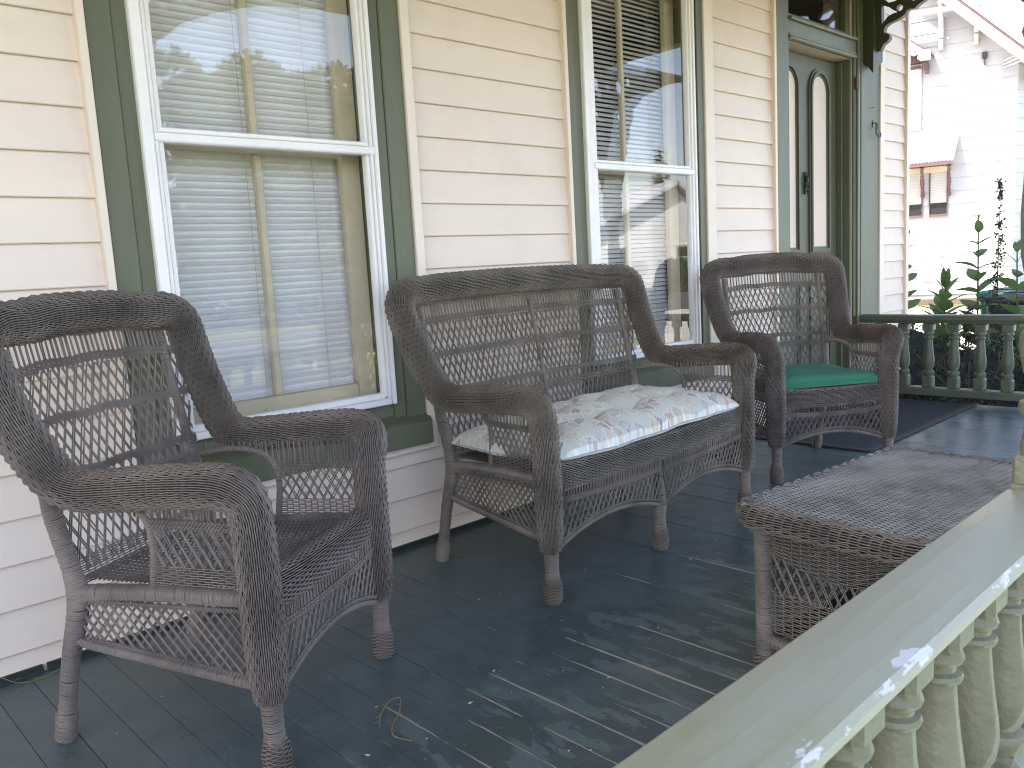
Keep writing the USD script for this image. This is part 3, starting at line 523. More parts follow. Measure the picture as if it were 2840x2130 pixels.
# ------------------------------------------------------------------ wicker: every strand is a strand
def roll(P4, pitch, n, amp, sr, spiral, cuts, names, mt, parent, hoop=True, up=(0, 0, 1), closed=False, sides=3):
    """a woven roll round the centre line P4 (x, y, z, radius): strands run along it over and under hoops. cuts: fractions of length where parts meet."""
    C, s = crom(P4, pitch/3.2, closed); R = C[:, 3]; C = C[:, :3]
    T, A, B = frames(C, up); th = np.arange(n)*2*PI/n; ph = PI*(np.arange(n)//2)
    off = amp*np.cos(PI*s[None]/pitch+ph[:, None]+spiral*th[:, None])+.0036*np.abs(np.cos(PI*s[None]/pitch+spiral*th[:, None]))
    rr = R[None]+off+RNG.normal(0, .0003, off.shape)
    dirs = np.cos(th)[:, None, None]*A[None]+np.sin(th)[:, None, None]*B[None]
    P = C[None]+rr[..., None]*dirs
    hs = np.arange(pitch/2, s[-1], pitch); a = np.linspace(0, 2*PI, 25)
    for (f0, f1), nm in zip(cuts, names):
        i0 = max(0, int(round(f0*(len(s)-1)))); i1 = min(len(s), int(round(f1*(len(s)-1)))+1); sb = SB()
        sb.add(*tubes(P[:, i0:i1], sr, sides, dirs[:, i0:i1]))
        if hoop:
            hh = hs[(hs >= s[i0]) & (hs <= s[i1-1])]
            if len(hh):
                idx = np.clip(np.interp(hh, s, np.arange(len(s)))[:, None]-(spiral*a/PI*pitch/(pitch/3.2))[None], i0, i1-1)
                I = idx.astype(int); I2 = np.minimum(I+1, len(s)-1); w = (idx-I)[..., None]
                lc = lambda X: X[I]*(1-w)+X[I2]*w
                D = np.cos(a)[None, :, None]*lc(A)+np.sin(a)[None, :, None]*lc(B)
                sb.add(*tubes(lc(C)+D*(lc(R[:, None])-.0020), sr*1.1, 3, D))
        sb.put(nm, mt, parent)
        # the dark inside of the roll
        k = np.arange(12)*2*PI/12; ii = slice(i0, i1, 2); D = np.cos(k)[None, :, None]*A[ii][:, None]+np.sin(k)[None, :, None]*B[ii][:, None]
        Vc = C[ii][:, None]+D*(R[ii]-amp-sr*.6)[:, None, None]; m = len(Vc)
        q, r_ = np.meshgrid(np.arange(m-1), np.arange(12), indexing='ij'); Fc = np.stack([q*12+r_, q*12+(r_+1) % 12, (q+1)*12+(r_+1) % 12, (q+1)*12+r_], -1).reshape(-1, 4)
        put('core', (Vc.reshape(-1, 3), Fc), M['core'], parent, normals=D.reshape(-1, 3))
def wrapped(sb, P4, pitch=.0058, sides=12, h=.0019):
    """a rod wound round with reed, every turn a ring of its own; P4 (x, y, z, radius)"""
    C, s = crom(P4, .004); R = C[:, 3]; T, A, B = frames(C[:, :3]); C = C[:, :3]
    n = max(2, int(s[-1]/pitch)); t = np.array([-.5, -.28, 0, .28, .5]); s0 = (np.arange(n)+.5)*s[-1]/n; k = np.arange(sides)*2*PI/sides
    tilt = RNG.normal(0, .10, n); ph = RNG.uniform(0, 2*PI, n); dr = RNG.normal(0, .00035, n)
    ss = np.clip(s0[:, None, None]+(t[None, :, None]+tilt[:, None, None]*np.cos(k[None, None]+ph[:, None, None]))*pitch*1.04, 0, s[-1])      # n, 5, sides
    g = lambda X: np.stack([np.interp(ss, s, X[:, q]) for q in range(3)], -1)
    D = np.cos(k)[None, None, :, None]*g(A)+np.sin(k)[None, None, :, None]*g(B); D /= np.linalg.norm(D, axis=-1, keepdims=True)
    rr = np.interp(ss, s, R)+(h*(np.cos(PI*t)-1.0))[None, :, None]+h*.6+dr[:, None, None]
    V = g(C)+D*rr[..., None]; N = D+g(T)*(np.sin(PI*t)*1.1)[None, :, None, None]; N /= np.linalg.norm(N, axis=-1, keepdims=True)
    i, q, r_ = np.meshgrid(np.arange(n), np.arange(4), np.arange(sides), indexing='ij'); b0 = (i*5+q)*sides; b1 = b0+sides; r2 = (r_+1) % sides
    return sb.add(V.reshape(-1, 3), np.stack([b0+r_, b0+r2, b1+r2, b1+r_], -1).reshape(-1, 4), N.reshape(-1, 3))
def basket(sb, C0, prof, rows, n=14, amp=.0022, sr=.0022):
    """a woven foot: rings over upright stakes. prof: (z, r) pairs from the floor up"""
    prof = np.asarray(prof); z = np.linspace(prof[0, 0], prof[-1, 0], rows); r = np.interp(z, prof[:, 0], prof[:, 1]); a = np.linspace(0, 2*PI, 43)
    off = amp*np.cos(n/2*a[None]+PI*(np.arange(rows)//1)[:, None]); D = np.stack([np.cos(a), np.sin(a), 0*a], -1)
    P = np.asarray(C0)+np.stack([(r[:, None]+off)*D[None, :, 0], (r[:, None]+off)*D[None, :, 1], np.broadcast_to(z[:, None], off.shape)], -1)
    sb.add(*tubes(P, sr, 4, np.broadcast_to(D[None], P.shape)))
    V, F = lathe(np.stack([np.maximum(np.r_[.001, prof[:, 1]-.004, .001], .001), np.r_[prof[0, 0]+.001, prof[:, 0], prof[-1, 0]]], 1), 14, C0); V, F, N = meshkit.arrays((V, F), True)
    F4 = np.stack([F[:, 0], F[:, 1], F[:, 2], F[:, 2]], 1); sb.add(V, F4, N)
def braid(sb, P, Nrm, w=.0055, pitch=.030, r=.0021):
    """three reeds plaited along P"""
    P, s = crom(P, pitch/8) if len(P) < 200 else (np.asarray(P), None)
    s = np.r_[0, np.cumsum(np.linalg.norm(np.diff(P, axis=0), axis=1))]
    T = np.gradient(P, axis=0); T /= np.linalg.norm(T, axis=1, keepdims=True); N = np.broadcast_to(np.asarray(Nrm, float), P.shape); S = np.cross(T, N); S /= np.linalg.norm(S, axis=1, keepdims=True)
    L = [P+w*np.sin(2*PI*s/pitch+q)[:, None]*S+.55*w*np.sin(4*PI*s/pitch+2*q)[:, None]*N for q in (0, 2.094, 4.189)]
    sb.add(*tubes(np.array(L), r, 4, N)); return sb
def sheet_weave(sb, S, U, V, du, dv, amp=.0020, sr=.0021, pair=1, stake=True, sides=3):
    """S(u, v) -> points, normals. Reeds run along u at every dv, over and under stakes at every du."""
    nu = max(3, int(round((U[1]-U[0])/du))); nv = max(2, int(round((V[1]-V[0])/dv))); du = (U[1]-U[0])/nu
    u = np.linspace(U[0], U[1], nu*3+1); v = np.linspace(V[0], V[1], nv+1)
    uu, vv = np.meshgrid(u, v); P, N = S(uu, vv); off = amp*np.cos(PI*(uu-U[0])/du+PI*(np.arange(len(v))//pair)[:, None])
    sb.add(*tubes(P+off[..., None]*N, sr, sides, N))
    if stake:
        us = U[0]+(np.arange(nu)+.5)*du; vs = np.linspace(V[0], V[1], max(4, int((V[1]-V[0])/.03))); uu, vv = np.meshgrid(us, vs, indexing='ij'); P, N = S(uu, vv)
        sb.add(*tubes(P-N*.0014, sr*1.0, 3, N))
    return sb
def lattice(sb, poly, gap, slope, fm, sr=.0022, tw=.0048, amp=.0016, both=True, seg=6):
    """two families of slanted paired reeds clipped to a polygon in (u, v); fm(u, v) -> points, normals. slope = dv/du"""
    x0, y0, x1, y1 = poly.bounds; Ps, Ns = [], []
    for sg in ((1, -1) if both else (0,)):
        if sg: c0 = np.arange(x0-(y1-y0)/slope-gap, x1+(y1-y0)/slope+gap, gap)
        else: c0 = np.arange(x0+gap/2, x1, gap)
        for c in c0:
            for d in (-tw/2, tw/2):
                c_ = c+d+RNG.normal(0, .0006); jit = RNG.normal(0, .0018)
                ln = LineString([(c_, y0-.001), (c_+sg*(y1-y0)/slope+jit, y1+.001)]) if sg >= 0 else LineString([(c_, y1+.001), (c_+(y1-y0)/slope+jit, y0-.001)])
                it = ln.intersection(poly)
                for gseg in getattr(it, 'geoms', [it]):
                    if gseg.is_empty or gseg.geom_type != 'LineString' or gseg.length < .012: continue
                    q = np.asarray(gseg.coords); t = np.linspace(0, 1, seg)[:, None]; q = q[:1]*(1-t)+q[-1:]*t
                    P, N = fm(q[:, 0], q[:, 1]); P = P+N*(amp*(sg if sg else 0)+amp*.6*math.sin(c*400)); Ps.append(P); Ns.append(N)
    if Ps: sb.add(*tubes(np.array(Ps), sr, 3, np.array(Ns)))
    return sb
def fplane(y0, nrm):            # u -> x, v -> z on the plane y = y0
    return lambda u, v: (np.stack([u, np.full_like(u, y0), v], -1), np.broadcast_to(np.array(nrm, float), np.shape(u)+(3,)))

def wicker_seat(name, label, cat, hw, hr, mt, loc, rz, double=False):
    """armchair or loveseat in local axes: x across, front towards -y, on the floor. hw: half width at the front posts, hr: at the rear legs"""
    t = thing(name, label, cat, loc, rz)
    YF, YR = -.30, .30
    half = [(hw, YF, .176, .030), (hw, YF, .23, .036), (hw, YF, .32, .040), (hw, YF, .45, .040), (hw+.004, YF, .56, .040), (hw+.018, YF-.002, .622, .042), (hw+.030, YF+.016, .652, .044), (hw+.034, YF+.055, .662, .044), (hw+.034, YF+.11, .662, .043), (hw+.026, -.08, .655, .043),
            (hw+.022, .03, .646, .043), (hw+.022, .10, .644, .043), (hw+.030, .160, .668, .045), (hw+.044, .205, .735, .046), (hw+.058, .250, .830, .046), (hw+.068, .285, .920, .047), (hw+.062, .302, .982, .047), (hw+.010, .312, 1.012, .047), (hw-.07, .320, 1.015, .047)]
    top = [(x, .322+.012*(1-(x/hw)**2), 1.015+.012*(1-(x/hw)**2), .047) for x in np.linspace(hw-.16, 0, 4 if double else 2)]
    path = half+top+[(-x, y, z, r) for x, y, z, r in (half+top[:-1])[::-1]]
    Cc, s = crom(path, .006); L = s[-1]
    def frac(test):
        i = [k for k in range(len(Cc)) if test(Cc[k])]; return i[0]/(len(Cc)-1)
    fa = frac(lambda c: c[2] > .652); fb = frac(lambda c: c[1] > .11)
    roll(path, .0185, 56, .0017, .0023, .30, [(0, fa), (fa, fb), (fb, 1-fb), (1-fb, 1-fa), (1-fa, 1)], ['front_post', 'armrest', 'back_roll', 'armrest', 'front_post'], mt, t)
    ybk = lambda z: .205+(z-.40)*.185
    # legs
    fl = [(-hw, YF), (hw, YF)]+([(0, YF+.01)] if double else [])
    for x, y in fl:
        sb = SB(); wrapped(sb, [(x, y, .07, .024), (x, y, .12, .0225), (x, y, .19, .026)]+([(x, y, .30, .014), (x, y, .40, .014)] if x == 0 else []))
        basket(sb, (x, y, 0), [(.002, .024), (.010, .028), (.05, .030), (.072, .027), (.082, .024)], 17); sb.put('front_leg' if x else 'middle_leg', mt, t)
    for x in [-hr, hr]+([0] if double else []):
        sx = np.sign(x); z0 = .0
        sb = SB(); wrapped(sb, [(x, YR+.005, .002, .0245), (x, YR-.008, .068, .0245), (x, YR-.010, .074, .0200), (x, .255, .22, .0205), (x, .225, .31, .024), (x, .212, .37, .025), (x+sx*.004, .218, .44, .021), (x+sx*.012, .245, .58, .020), (x+sx*.012, .262, .68, .013), (x+sx*.014, ybk(.95)+.012, .955, .012)] if x else
                [(0, YR, .002, .022), (0, .25, .22, .018), (0, .222, .36, .016), (0, ybk(.6)+.012, .6, .0095), (0, ybk(.95)+.012, .955, .0095)])
        sb.put('rear_leg', mt, t)
    # back panel
    def fback(u, v): return np.stack([u, ybk(v)+.020*(1-(u/(hw+.05))**2)*np.clip((v-.4)/.5, 0, 1), v], -1), np.broadcast_to(np.array([0, -.983, .182]), np.shape(u)+(3,))
    wz = lambda z: np.interp(z, [.38, .58, .64, .70, .80, .955], [hr+.004, hr+.016, hw+.006, hw+.014, hw+.028, hw+.036])
    def bpoly(z0, z1):
        zz = np.linspace(z0, z1, 8); return Polygon([(-wz(z), z) for z in zz]+[(wz(z), z) for z in zz[::-1]])
    sb = SB(); lattice(sb, bpoly(.425, .895), .0290, 2.15, fback); sb.put('back_lattice', mt, t)
    sb = SB(); lattice(sb, bpoly(.89, .978), .0165, 1, fback, both=False, tw=.0036); sb.put('back_strips', mt, t)
    zbr = [.962, .893, .775, .640, .585]
    for z in zbr:
        sb = SB(); sag = .012 if z > .8 else .004
        for dz in ((0, .012) if z < .6 or z > .88 else (-.004, .006)):
            x = np.linspace(-wz(z), wz(z), 9); P, N = fback(x, z+dz+sag*(1-(x/hw)**2)+.003*np.sin(x*37+z*50)); braid(sb, P+N*.003, N[0])
        sb.put('back_braid', mt, t)
    sb = SB(); sheet_weave(sb, fback, (-hr+.01, hr-.01), (.395, .452), .020, .0058); sb.put('back_band', mt, t)
    # seat
    def fseat(u, v):
        q = np.clip((v+.285)/.5, 0, 1); z = .418-.020*np.sin(PI*q)*np.cos(PI*np.clip(u/(2*hw), -.5, .5))-.012*q
        return np.stack([u*(1-(1-hr/hw)*q), v, z], -1), np.broadcast_to(np.array([0, 0, 1.0]), np.shape(u)+(3,))
    sb = SB(); sheet_weave(sb, fseat, (-hw+.03, hw-.03), (-.275, .215), .021, .0066, .0024, .0025); sb.put('seat', mt, t)
    # rolled front edge
    zs = lambda u: .420+.020*np.abs(u/hw)**3
    prf = np.array([(.055, -.012), (.034, .002), (.014, .006), (-.002, .001), (-.009, -.010), (-.013, -.028), (-.013, -.048), (-.009, -.066), (-.002, -.080)]); pl = np.r_[0, np.cumsum(np.linalg.norm(np.diff(prf, axis=0), axis=1))]
    def fedge(u, v):      # v: length along the profile, from the seat over the front and down
        y = np.interp(v, pl, prf[:, 0]); z = np.interp(v, pl, prf[:, 1]); d = .004; ty = np.interp(v+d, pl, prf[:, 0])-np.interp(v-d, pl, prf[:, 0]); tz = np.interp(v+d, pl, prf[:, 1])-np.interp(v-d, pl, prf[:, 1]); ln = np.hypot(ty, tz)+1e-9
        return np.stack([u, YF+y, zs(u)+.008+z], -1), np.stack([0*u, tz/ln, -ty/ln], -1)
    sb = SB(); sheet_weave(sb, fedge, (-hw+.035, hw-.035), (0, pl[-1]), .0195, .0056, .0024, .0025); sb.put('seat_edge', mt, t)
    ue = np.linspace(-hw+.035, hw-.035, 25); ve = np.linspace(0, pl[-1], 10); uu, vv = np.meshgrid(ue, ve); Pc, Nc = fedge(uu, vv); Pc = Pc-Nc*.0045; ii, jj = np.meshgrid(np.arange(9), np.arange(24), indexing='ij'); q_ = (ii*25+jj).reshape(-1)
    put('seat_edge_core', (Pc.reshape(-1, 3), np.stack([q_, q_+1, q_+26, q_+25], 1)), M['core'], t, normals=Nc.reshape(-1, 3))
    # front apron
    bays = [(-hw+.036, -.012), (.012, hw-.036)] if double else [(-hw+.036, hw-.036)]
    ya = YF-.006; ff = fplane(ya, (0, -1, 0))
    for a, c in bays:
        mid, w = (a+c)/2, (c-a)/2; zA = lambda u: .186+.052*(1-((u-mid)/w)**2)
        uu = np.linspace(a, c, 15); zt = lambda u: zs(u)-.070; zb2 = lambda u: zs(u)-.102
        sb = SB(); lattice(sb, Polygon([(u, zt(u)+.01) for u in uu]+[(u, zb2(u)) for u in uu[::-1]]), .0150, 1, ff, both=False, seg=3)
        braid(sb, np.stack([uu, np.full(15, ya-.003), zb2(uu)], 1), (0, -1, 0)); braid(sb, np.stack([uu, np.full(15, ya-.003), zb2(uu)-.010], 1), (0, -1, 0)); sb.put('apron_band', mt, t)
        sb = SB(); lattice(sb, Polygon([(u, zb2(u)) for u in uu]+[(u, zA(u)) for u in uu[::-1]]), .0275, 1.75, ff); sb.put('apron_lattice', mt, t)
        sb = SB(); wrapped(sb, [(u, ya+.004, zA(u)-.010, .0085) for u in uu], .005, 10); braid(sb, np.stack([uu, np.full(15, ya-.004), zA(uu)+.006], 1), (0, -1, 0)); sb.put('apron_rod', mt, t)
    # sides
    for sg in (-1, 1):
        X = lambda y: sg*np.interp(y, [YF, YR-.08], [hw, hr])
        def fs(u, v, o=.0): return np.stack([X(u)+sg*o, u, v], -1), np.broadcast_to(np.array([sg, 0, 0.0]), np.shape(u)+(3,))
        sb = SB(); wrapped(sb, [(X(.205), .205, .378, .0200), (X(.12), .12, .388, .0190), (X(-.05), -.05, .398, .0190), (X(-.265), -.265, .402, .0185)]); sb.put('seat_rail', mt, t)
        zr = lambda y: np.interp(y, [-.27, .215], [.205, .255])
        sb = SB(); wrapped(sb, [(X(.235), .235, .262, .0115), (X(.18), .18, .252, .0120), (X(0), 0, zr(0), .0120), (X(-.27), -.27, .205, .0120)], .005); yy = np.linspace(-.262, .2, 7); braid(sb, np.stack([X(yy)+sg*.004, yy, zr(yy)+.017], 1), (sg, 0, 0)); sb.put('side_rail', mt, t)
        sb = SB(); lattice(sb, Polygon([(-.262, .214), (.205, .262), (.205, .372), (-.262, .386)]), .027, 1.15, fs); braid(sb, np.stack([X(yy)+sg*.006, yy, np.interp(yy, [-.262, .2], [.376, .362])], 1), (sg, 0, 0)); sb.put('side_lattice', mt, t)
        # arm panel between post, arm and the scroll rod
        rod = [(.205, .600), (.12, .612), (.05, .607), (.005, .590), (-.022, .555), (-.028, .50), (-.020, .44), (-.014, .402)]
        rc, _ = crom([(y, 0, z) for y, z in rod], .01); ry = lambda z: np.interp(z, rc[::-1, 2], rc[::-1, 0]) if z < .585 else .0
        sb = SB(); wrapped(sb, [(X(y), y, z, .0085) for y, z in rod], .005, 10); sb.put('scroll_rod', mt, t)
        ed = lambda z0, z1: Polygon([(-.262, z0)]+[(float(np.interp(z, [.40, .44, .50, .555, .585, .61], [-.016, -.022, -.030, -.024, .0, .02])), z) for z in np.linspace(z0, z1, 6)]+[(-.262, z1)])
        sb = SB(); sheet_weave(sb, fs, (-.262, -.018), (.405, .462), .019, .0056); sb.put('arm_band', mt, t)
        sb = SB(); lattice(sb, ed(.462, .556), .0265, 1.6, fs); sb.put('arm_lattice', mt, t)
        y2 = np.linspace(-.262, -.026, 6); sb = SB(); braid(sb, np.stack([X(y2)+sg*.003, y2, np.full(6, .556)], 1), (sg, 0, 0)); braid(sb, np.stack([X(y2)+sg*.003, y2, np.full(6, .567)], 1), (sg, 0, 0)); sb.put('arm_braid', mt, t)
        sb = SB(); lattice(sb, Polygon([(-.262, .565), (-.02, .565), (.01, .595), (.05, .612), (.14, .616), (.20, .603), (.20, .63), (-.262, .63)]), .0170, 1, fs, both=False, seg=3); sb.put('arm_strips', mt, t)
    return t

chair = wicker_seat('wicker_armchair', 'empty brown wicker armchair without a cushion, nearest the camera on the left', 'armchair', .285, .250, M['wick'], (.712, -.596, 0), 31.0)
tag(chair, group='matching wicker armchairs on the porch')
copy_of(chair, 'brown wicker armchair with a green seat cushion, in front of the door', (3.787, -.606, 0), -35.0)
love = wicker_seat('wicker_loveseat', 'wide brown wicker loveseat with a shell-print cushion, against the wall between the chairs', 'loveseat', .622, .572, M['wick2'], (2.300, -.508, 0), 2.0, True)

# ------------------------------------------------------------------ coffee table
def table():
    hx, hy, H = .418, .262, .462
    t = thing('wicker_table', 'low wicker coffee table behind the near railing', 'coffee table', (2.020, -1.808, 0), -5.0); mt = M['wick3']
    r = .027; ix, iy = hx-r, hy-r; c = .05
    def corner(cx, cy, a0): return [(cx+c*math.cos(a0+q), cy+c*math.sin(a0+q), H-r, r) for q in np.linspace(0, PI/2, 4)]
    P = corner(ix-c, iy-c, 0)+[(0, iy, H-r, r)]+corner(-ix+c, iy-c, PI/2)+[(-ix, 0, H-r, r)]+corner(-ix+c, -iy+c, PI)+[(0, -iy, H-r, r)]+corner(ix-c, -iy+c, 1.5*PI)+[(ix, 0, H-r, r)]
    roll(P, .024, 30, .0026, .0021, .35, [(0, 1)], ['rim'], mt, t, closed=True)
    ft = lambda u, v: (np.stack([v, u, H-.002+0*u], -1), np.broadcast_to(np.array([0, 0, 1.0]), np.shape(u)+(3,)))
    sb = SB(); sheet_weave(sb, ft, (-iy, iy), (-ix, ix), .0185, .0072, .0026, .0026, sides=4); sb.put('top', M['wicktop'], t)
    put('top_board', bx(-ix, ix, -iy, iy, H-.024, H-.008, .003), M['core'], t)
    lx, ly = hx-.072, hy-.062
    for sx in (-1, 1):
        for sy in (-1, 1):
            sb = SB(); wrapped(sb, [(sx*lx, sy*ly, .06, .0225), (sx*lx, sy*ly, .25, .0225), (sx*lx, sy*ly, H-.05, .024)]); basket(sb, (sx*lx, sy*ly, 0), [(.002, .024), (.03, .029), (.06, .026)], 12); sb.put('leg', mt, t)
    for ax, (L, o) in ((0, (ly, lx)), (1, (lx, ly))):
        for sg in (-1, 1):
            if ax == 0: fp = lambda u, v, sg=sg: (np.stack([np.full_like(u, sg*lx), u, v], -1), np.broadcast_to(np.array([sg, 0, 0.0]), np.shape(u)+(3,)))
            else: fp = lambda u, v, sg=sg: (np.stack([u, np.full_like(u, sg*ly), v], -1), np.broadcast_to(np.array([0, sg, 0.0]), np.shape(u)+(3,)))
            a = L-.018
            zt = lambda u: .335-.035*(1-(u/a)**2); zb = lambda u: .232+.0*u
            f1 = lambda u, v: fp(u, zt(u)+(v)*(H-.058-zt(u)))
            sb = SB(); sheet_weave(sb, f1, (-a, a), (0, 1), .025, .052, .0022, .0021)
            x = np.linspace(-a, a, 7); 
            for zz in (H-.060, H-.048):
                Pb, Nb = fp(x, np.full(7, zz)); braid(sb, Pb+Nb*.004, Nb[0])
            sb.put('upper_band', mt, t)
            sb = SB(); lattice(sb, Polygon([(u, zt(u)) for u in np.linspace(-a, a, 9)]+[(a, .230), (-a, .230)]), .0275, 1.9, fp); sb.put('lattice', mt, t)
            sb = SB(); sheet_weave(sb, fp, (-a, a), (.128, .234), .025, .0062, .0022, .0021); sb.put('lower_band', mt, t)
            Ps = [(sg*lx, q, .098) if ax == 0 else (q, sg*ly, .098) for q in (-L, -L/2, 0, L/2, L)]
            sb = SB(); wrapped(sb, [(*p_, .0155) for p_ in Ps]); sb.put('stretcher', mt, t)
    put('shelf', bx(-lx+.02, lx-.02, -ly+.02, ly-.02, .118, .124, .002), M['core'], t)
    return t
table()

# ------------------------------------------------------------------ cushions
def shell_print(U, W, seed=11):
    """flat printed motifs on the cloth, coloured per point: shells, sand dollars, whelks, sea horses, line fans"""
    r = np.random.default_rng(seed); base = np.array([.520, .500, .425]); col = np.broadcast_to(base, U.shape+(3,)).copy()
    nz = meshkit.fbm(np.stack([U*9, W*9, 0*U], -1), 3, 5); col *= (1+.10*(nz-.5))[..., None]
    white = np.array([.62, .61, .56]); navy = np.array([.10, .13, .19]); tan = np.array([.50, .39, .28]); rust = np.array([.37, .26, .21]); yel = np.array([.56, .49, .35]); plum = np.array([.32, .22, .20])
    def mixc(m, c, k=1.0):
        m = np.clip(m, 0, 1)[..., None]*k; col[:] = col*(1-m)+np.asarray(c)*m
    spots = []; tries = 0
    while len(spots) < 230 and tries < 9000:
        tries += 1; p = np.array([r.uniform(U.min(), U.max()), r.uniform(W.min(), W.max())])
        if all(np.linalg.norm(p-q) > .056 for q in spots): spots.append(p)
    E = .0022
    for k, (cu, cw) in enumerate(spots):
        a = r.uniform(0, 2*PI); x = (U-cu)*math.cos(a)+(W-cw)*math.sin(a); y = -(U-cu)*math.sin(a)+(W-cw)*math.cos(a); rr = np.hypot(x, y); th = np.arctan2(y, x); near = rr < .08
        if not near.any(): continue
        ss = r.uniform(.66, .98); ty = k % 7; sm = lambda d: np.clip(.5-d/E, 0, 1)*near
        if ty in (0, 6):      # scallop fan, filled or in line only
            R = .036*ss*(1+.05*np.cos(th*14)); d = np.maximum(rr-R, (np.abs(th)-.85)*rr)
            if ty == 0: mixc(sm(d-.005), white); mixc(sm(d), tan*.9+.05); mixc(sm(d)*(np.cos(th*16) > .25), white*.95, .8)
            else: mixc(sm(d)*.5, white, .5); mixc(sm(d)*(np.cos(th*15) > .72), navy, .75); mixc(sm(np.abs(d)-.001), navy, .7)
        elif ty == 1:         # nautilus
            d = rr-.027*ss*(1+.25*np.cos(th-.6)); mixc(sm(d-.005), white); mixc(sm(d), yel); mixc(sm(d)*(np.cos(rr*760/ss-th) > .2), rust, .75)
        elif ty == 2:         # sand dollar
            d = np.hypot(x, y*1.35)-.027*ss; mixc(sm(d-.005), white); mixc(sm(d), yel*.95+.03); mixc(sm(np.abs(rr-.010*ss*(1+.6*np.cos(th*5)))-.0012), rust, .6)
        elif ty == 3:         # whelk
            q = np.clip((x+.035*ss)/(.075*ss), 0, 1); d = np.maximum(np.abs(y)-.022*ss*np.sin(PI*q**.7), np.abs(x)-.036*ss); mixc(sm(d-.005), white); mixc(sm(d), white*.9); mixc(sm(d)*(np.sin(x*330+y*120+3*np.sin(y*200)) > .1), rust, .8)
        elif ty == 4:         # crab / star blob
            d = rr-.022*ss*(1+.38*np.cos(5*th+.6)); mixc(sm(d-.005), white); mixc(sm(d), yel); mixc(sm(d)*np.clip(np.cos(2*th), 0, 1), tan, .8); mixc(sm(np.abs(d)-.0008), rust, .6)
        elif ty == 5:         # sea horse: a thick curl
            t = np.linspace(0, 1, 26); cx = .034*ss*(t*2-1); cy = .013*ss*np.sin(t*5.6); w = .0085*np.sin(PI*np.clip(t*1.05, .08, 1))+.002
            sel = np.where(near); dd = np.min(np.hypot(x[sel][:, None]-cx, y[sel][:, None]-cy)-w, axis=1); d = np.full(U.shape, 1.0); d[sel] = dd; mixc(sm(d-.0045), white); mixc(sm(d), tan); mixc(sm(d)*(np.cos(x*420) > .4), rust, .5)
        if k % 3 == 0:        # wedge-shaped plum shell beside it
            x2, y2 = x-.040, y-.01; d = np.maximum(np.abs(y2)-.017*np.clip(1-(x2+.02)/.06, 0, 1), np.abs(x2)-.022); mixc(sm(d-.0045), white); mixc(sm(d), plum); mixc(sm(d)*(np.cos(y2*500+x2*200) > .5), white, .6)
        if k % 2 == 0:        # loose blue line work
            x2, y2 = x+.045, y-.02; r2 = np.hypot(x2, y2); n2 = r2 < .02; mixc((np.abs(np.sin(x2*260+y2*90)) < .16)*n2, navy, .55)
    return np.clip(col*1.32, 0, .88)
M['print'] = mat('shell_print_cloth', {'a': ('attribute', {'attribute': 'print'}), 'g': ('geometry', {}), 'n': ('noise_texture', {'scale': 500.0, 'detail': 2.0}), 'n3': ('noise_texture', {'scale': 14.0, 'detail': 4.0}), 'ad': ('math', {'math_type': 'multiply_add', 'value2': 6.0}), 'bp': ('bump', {'strength': .22, 'distance': .002}),
    'p': ('principled_bsdf', {'roughness': .85, 'sheen_weight': .15})}, [('a.color', 'p.base_color'), ('g.position', 'n.vector'), ('g.position', 'n3.vector'), ('n3.fac', 'ad.value1'), ('n.fac', 'ad.value3'), ('ad.value', 'bp.height'), ('bp.normal', 'p.normal')])
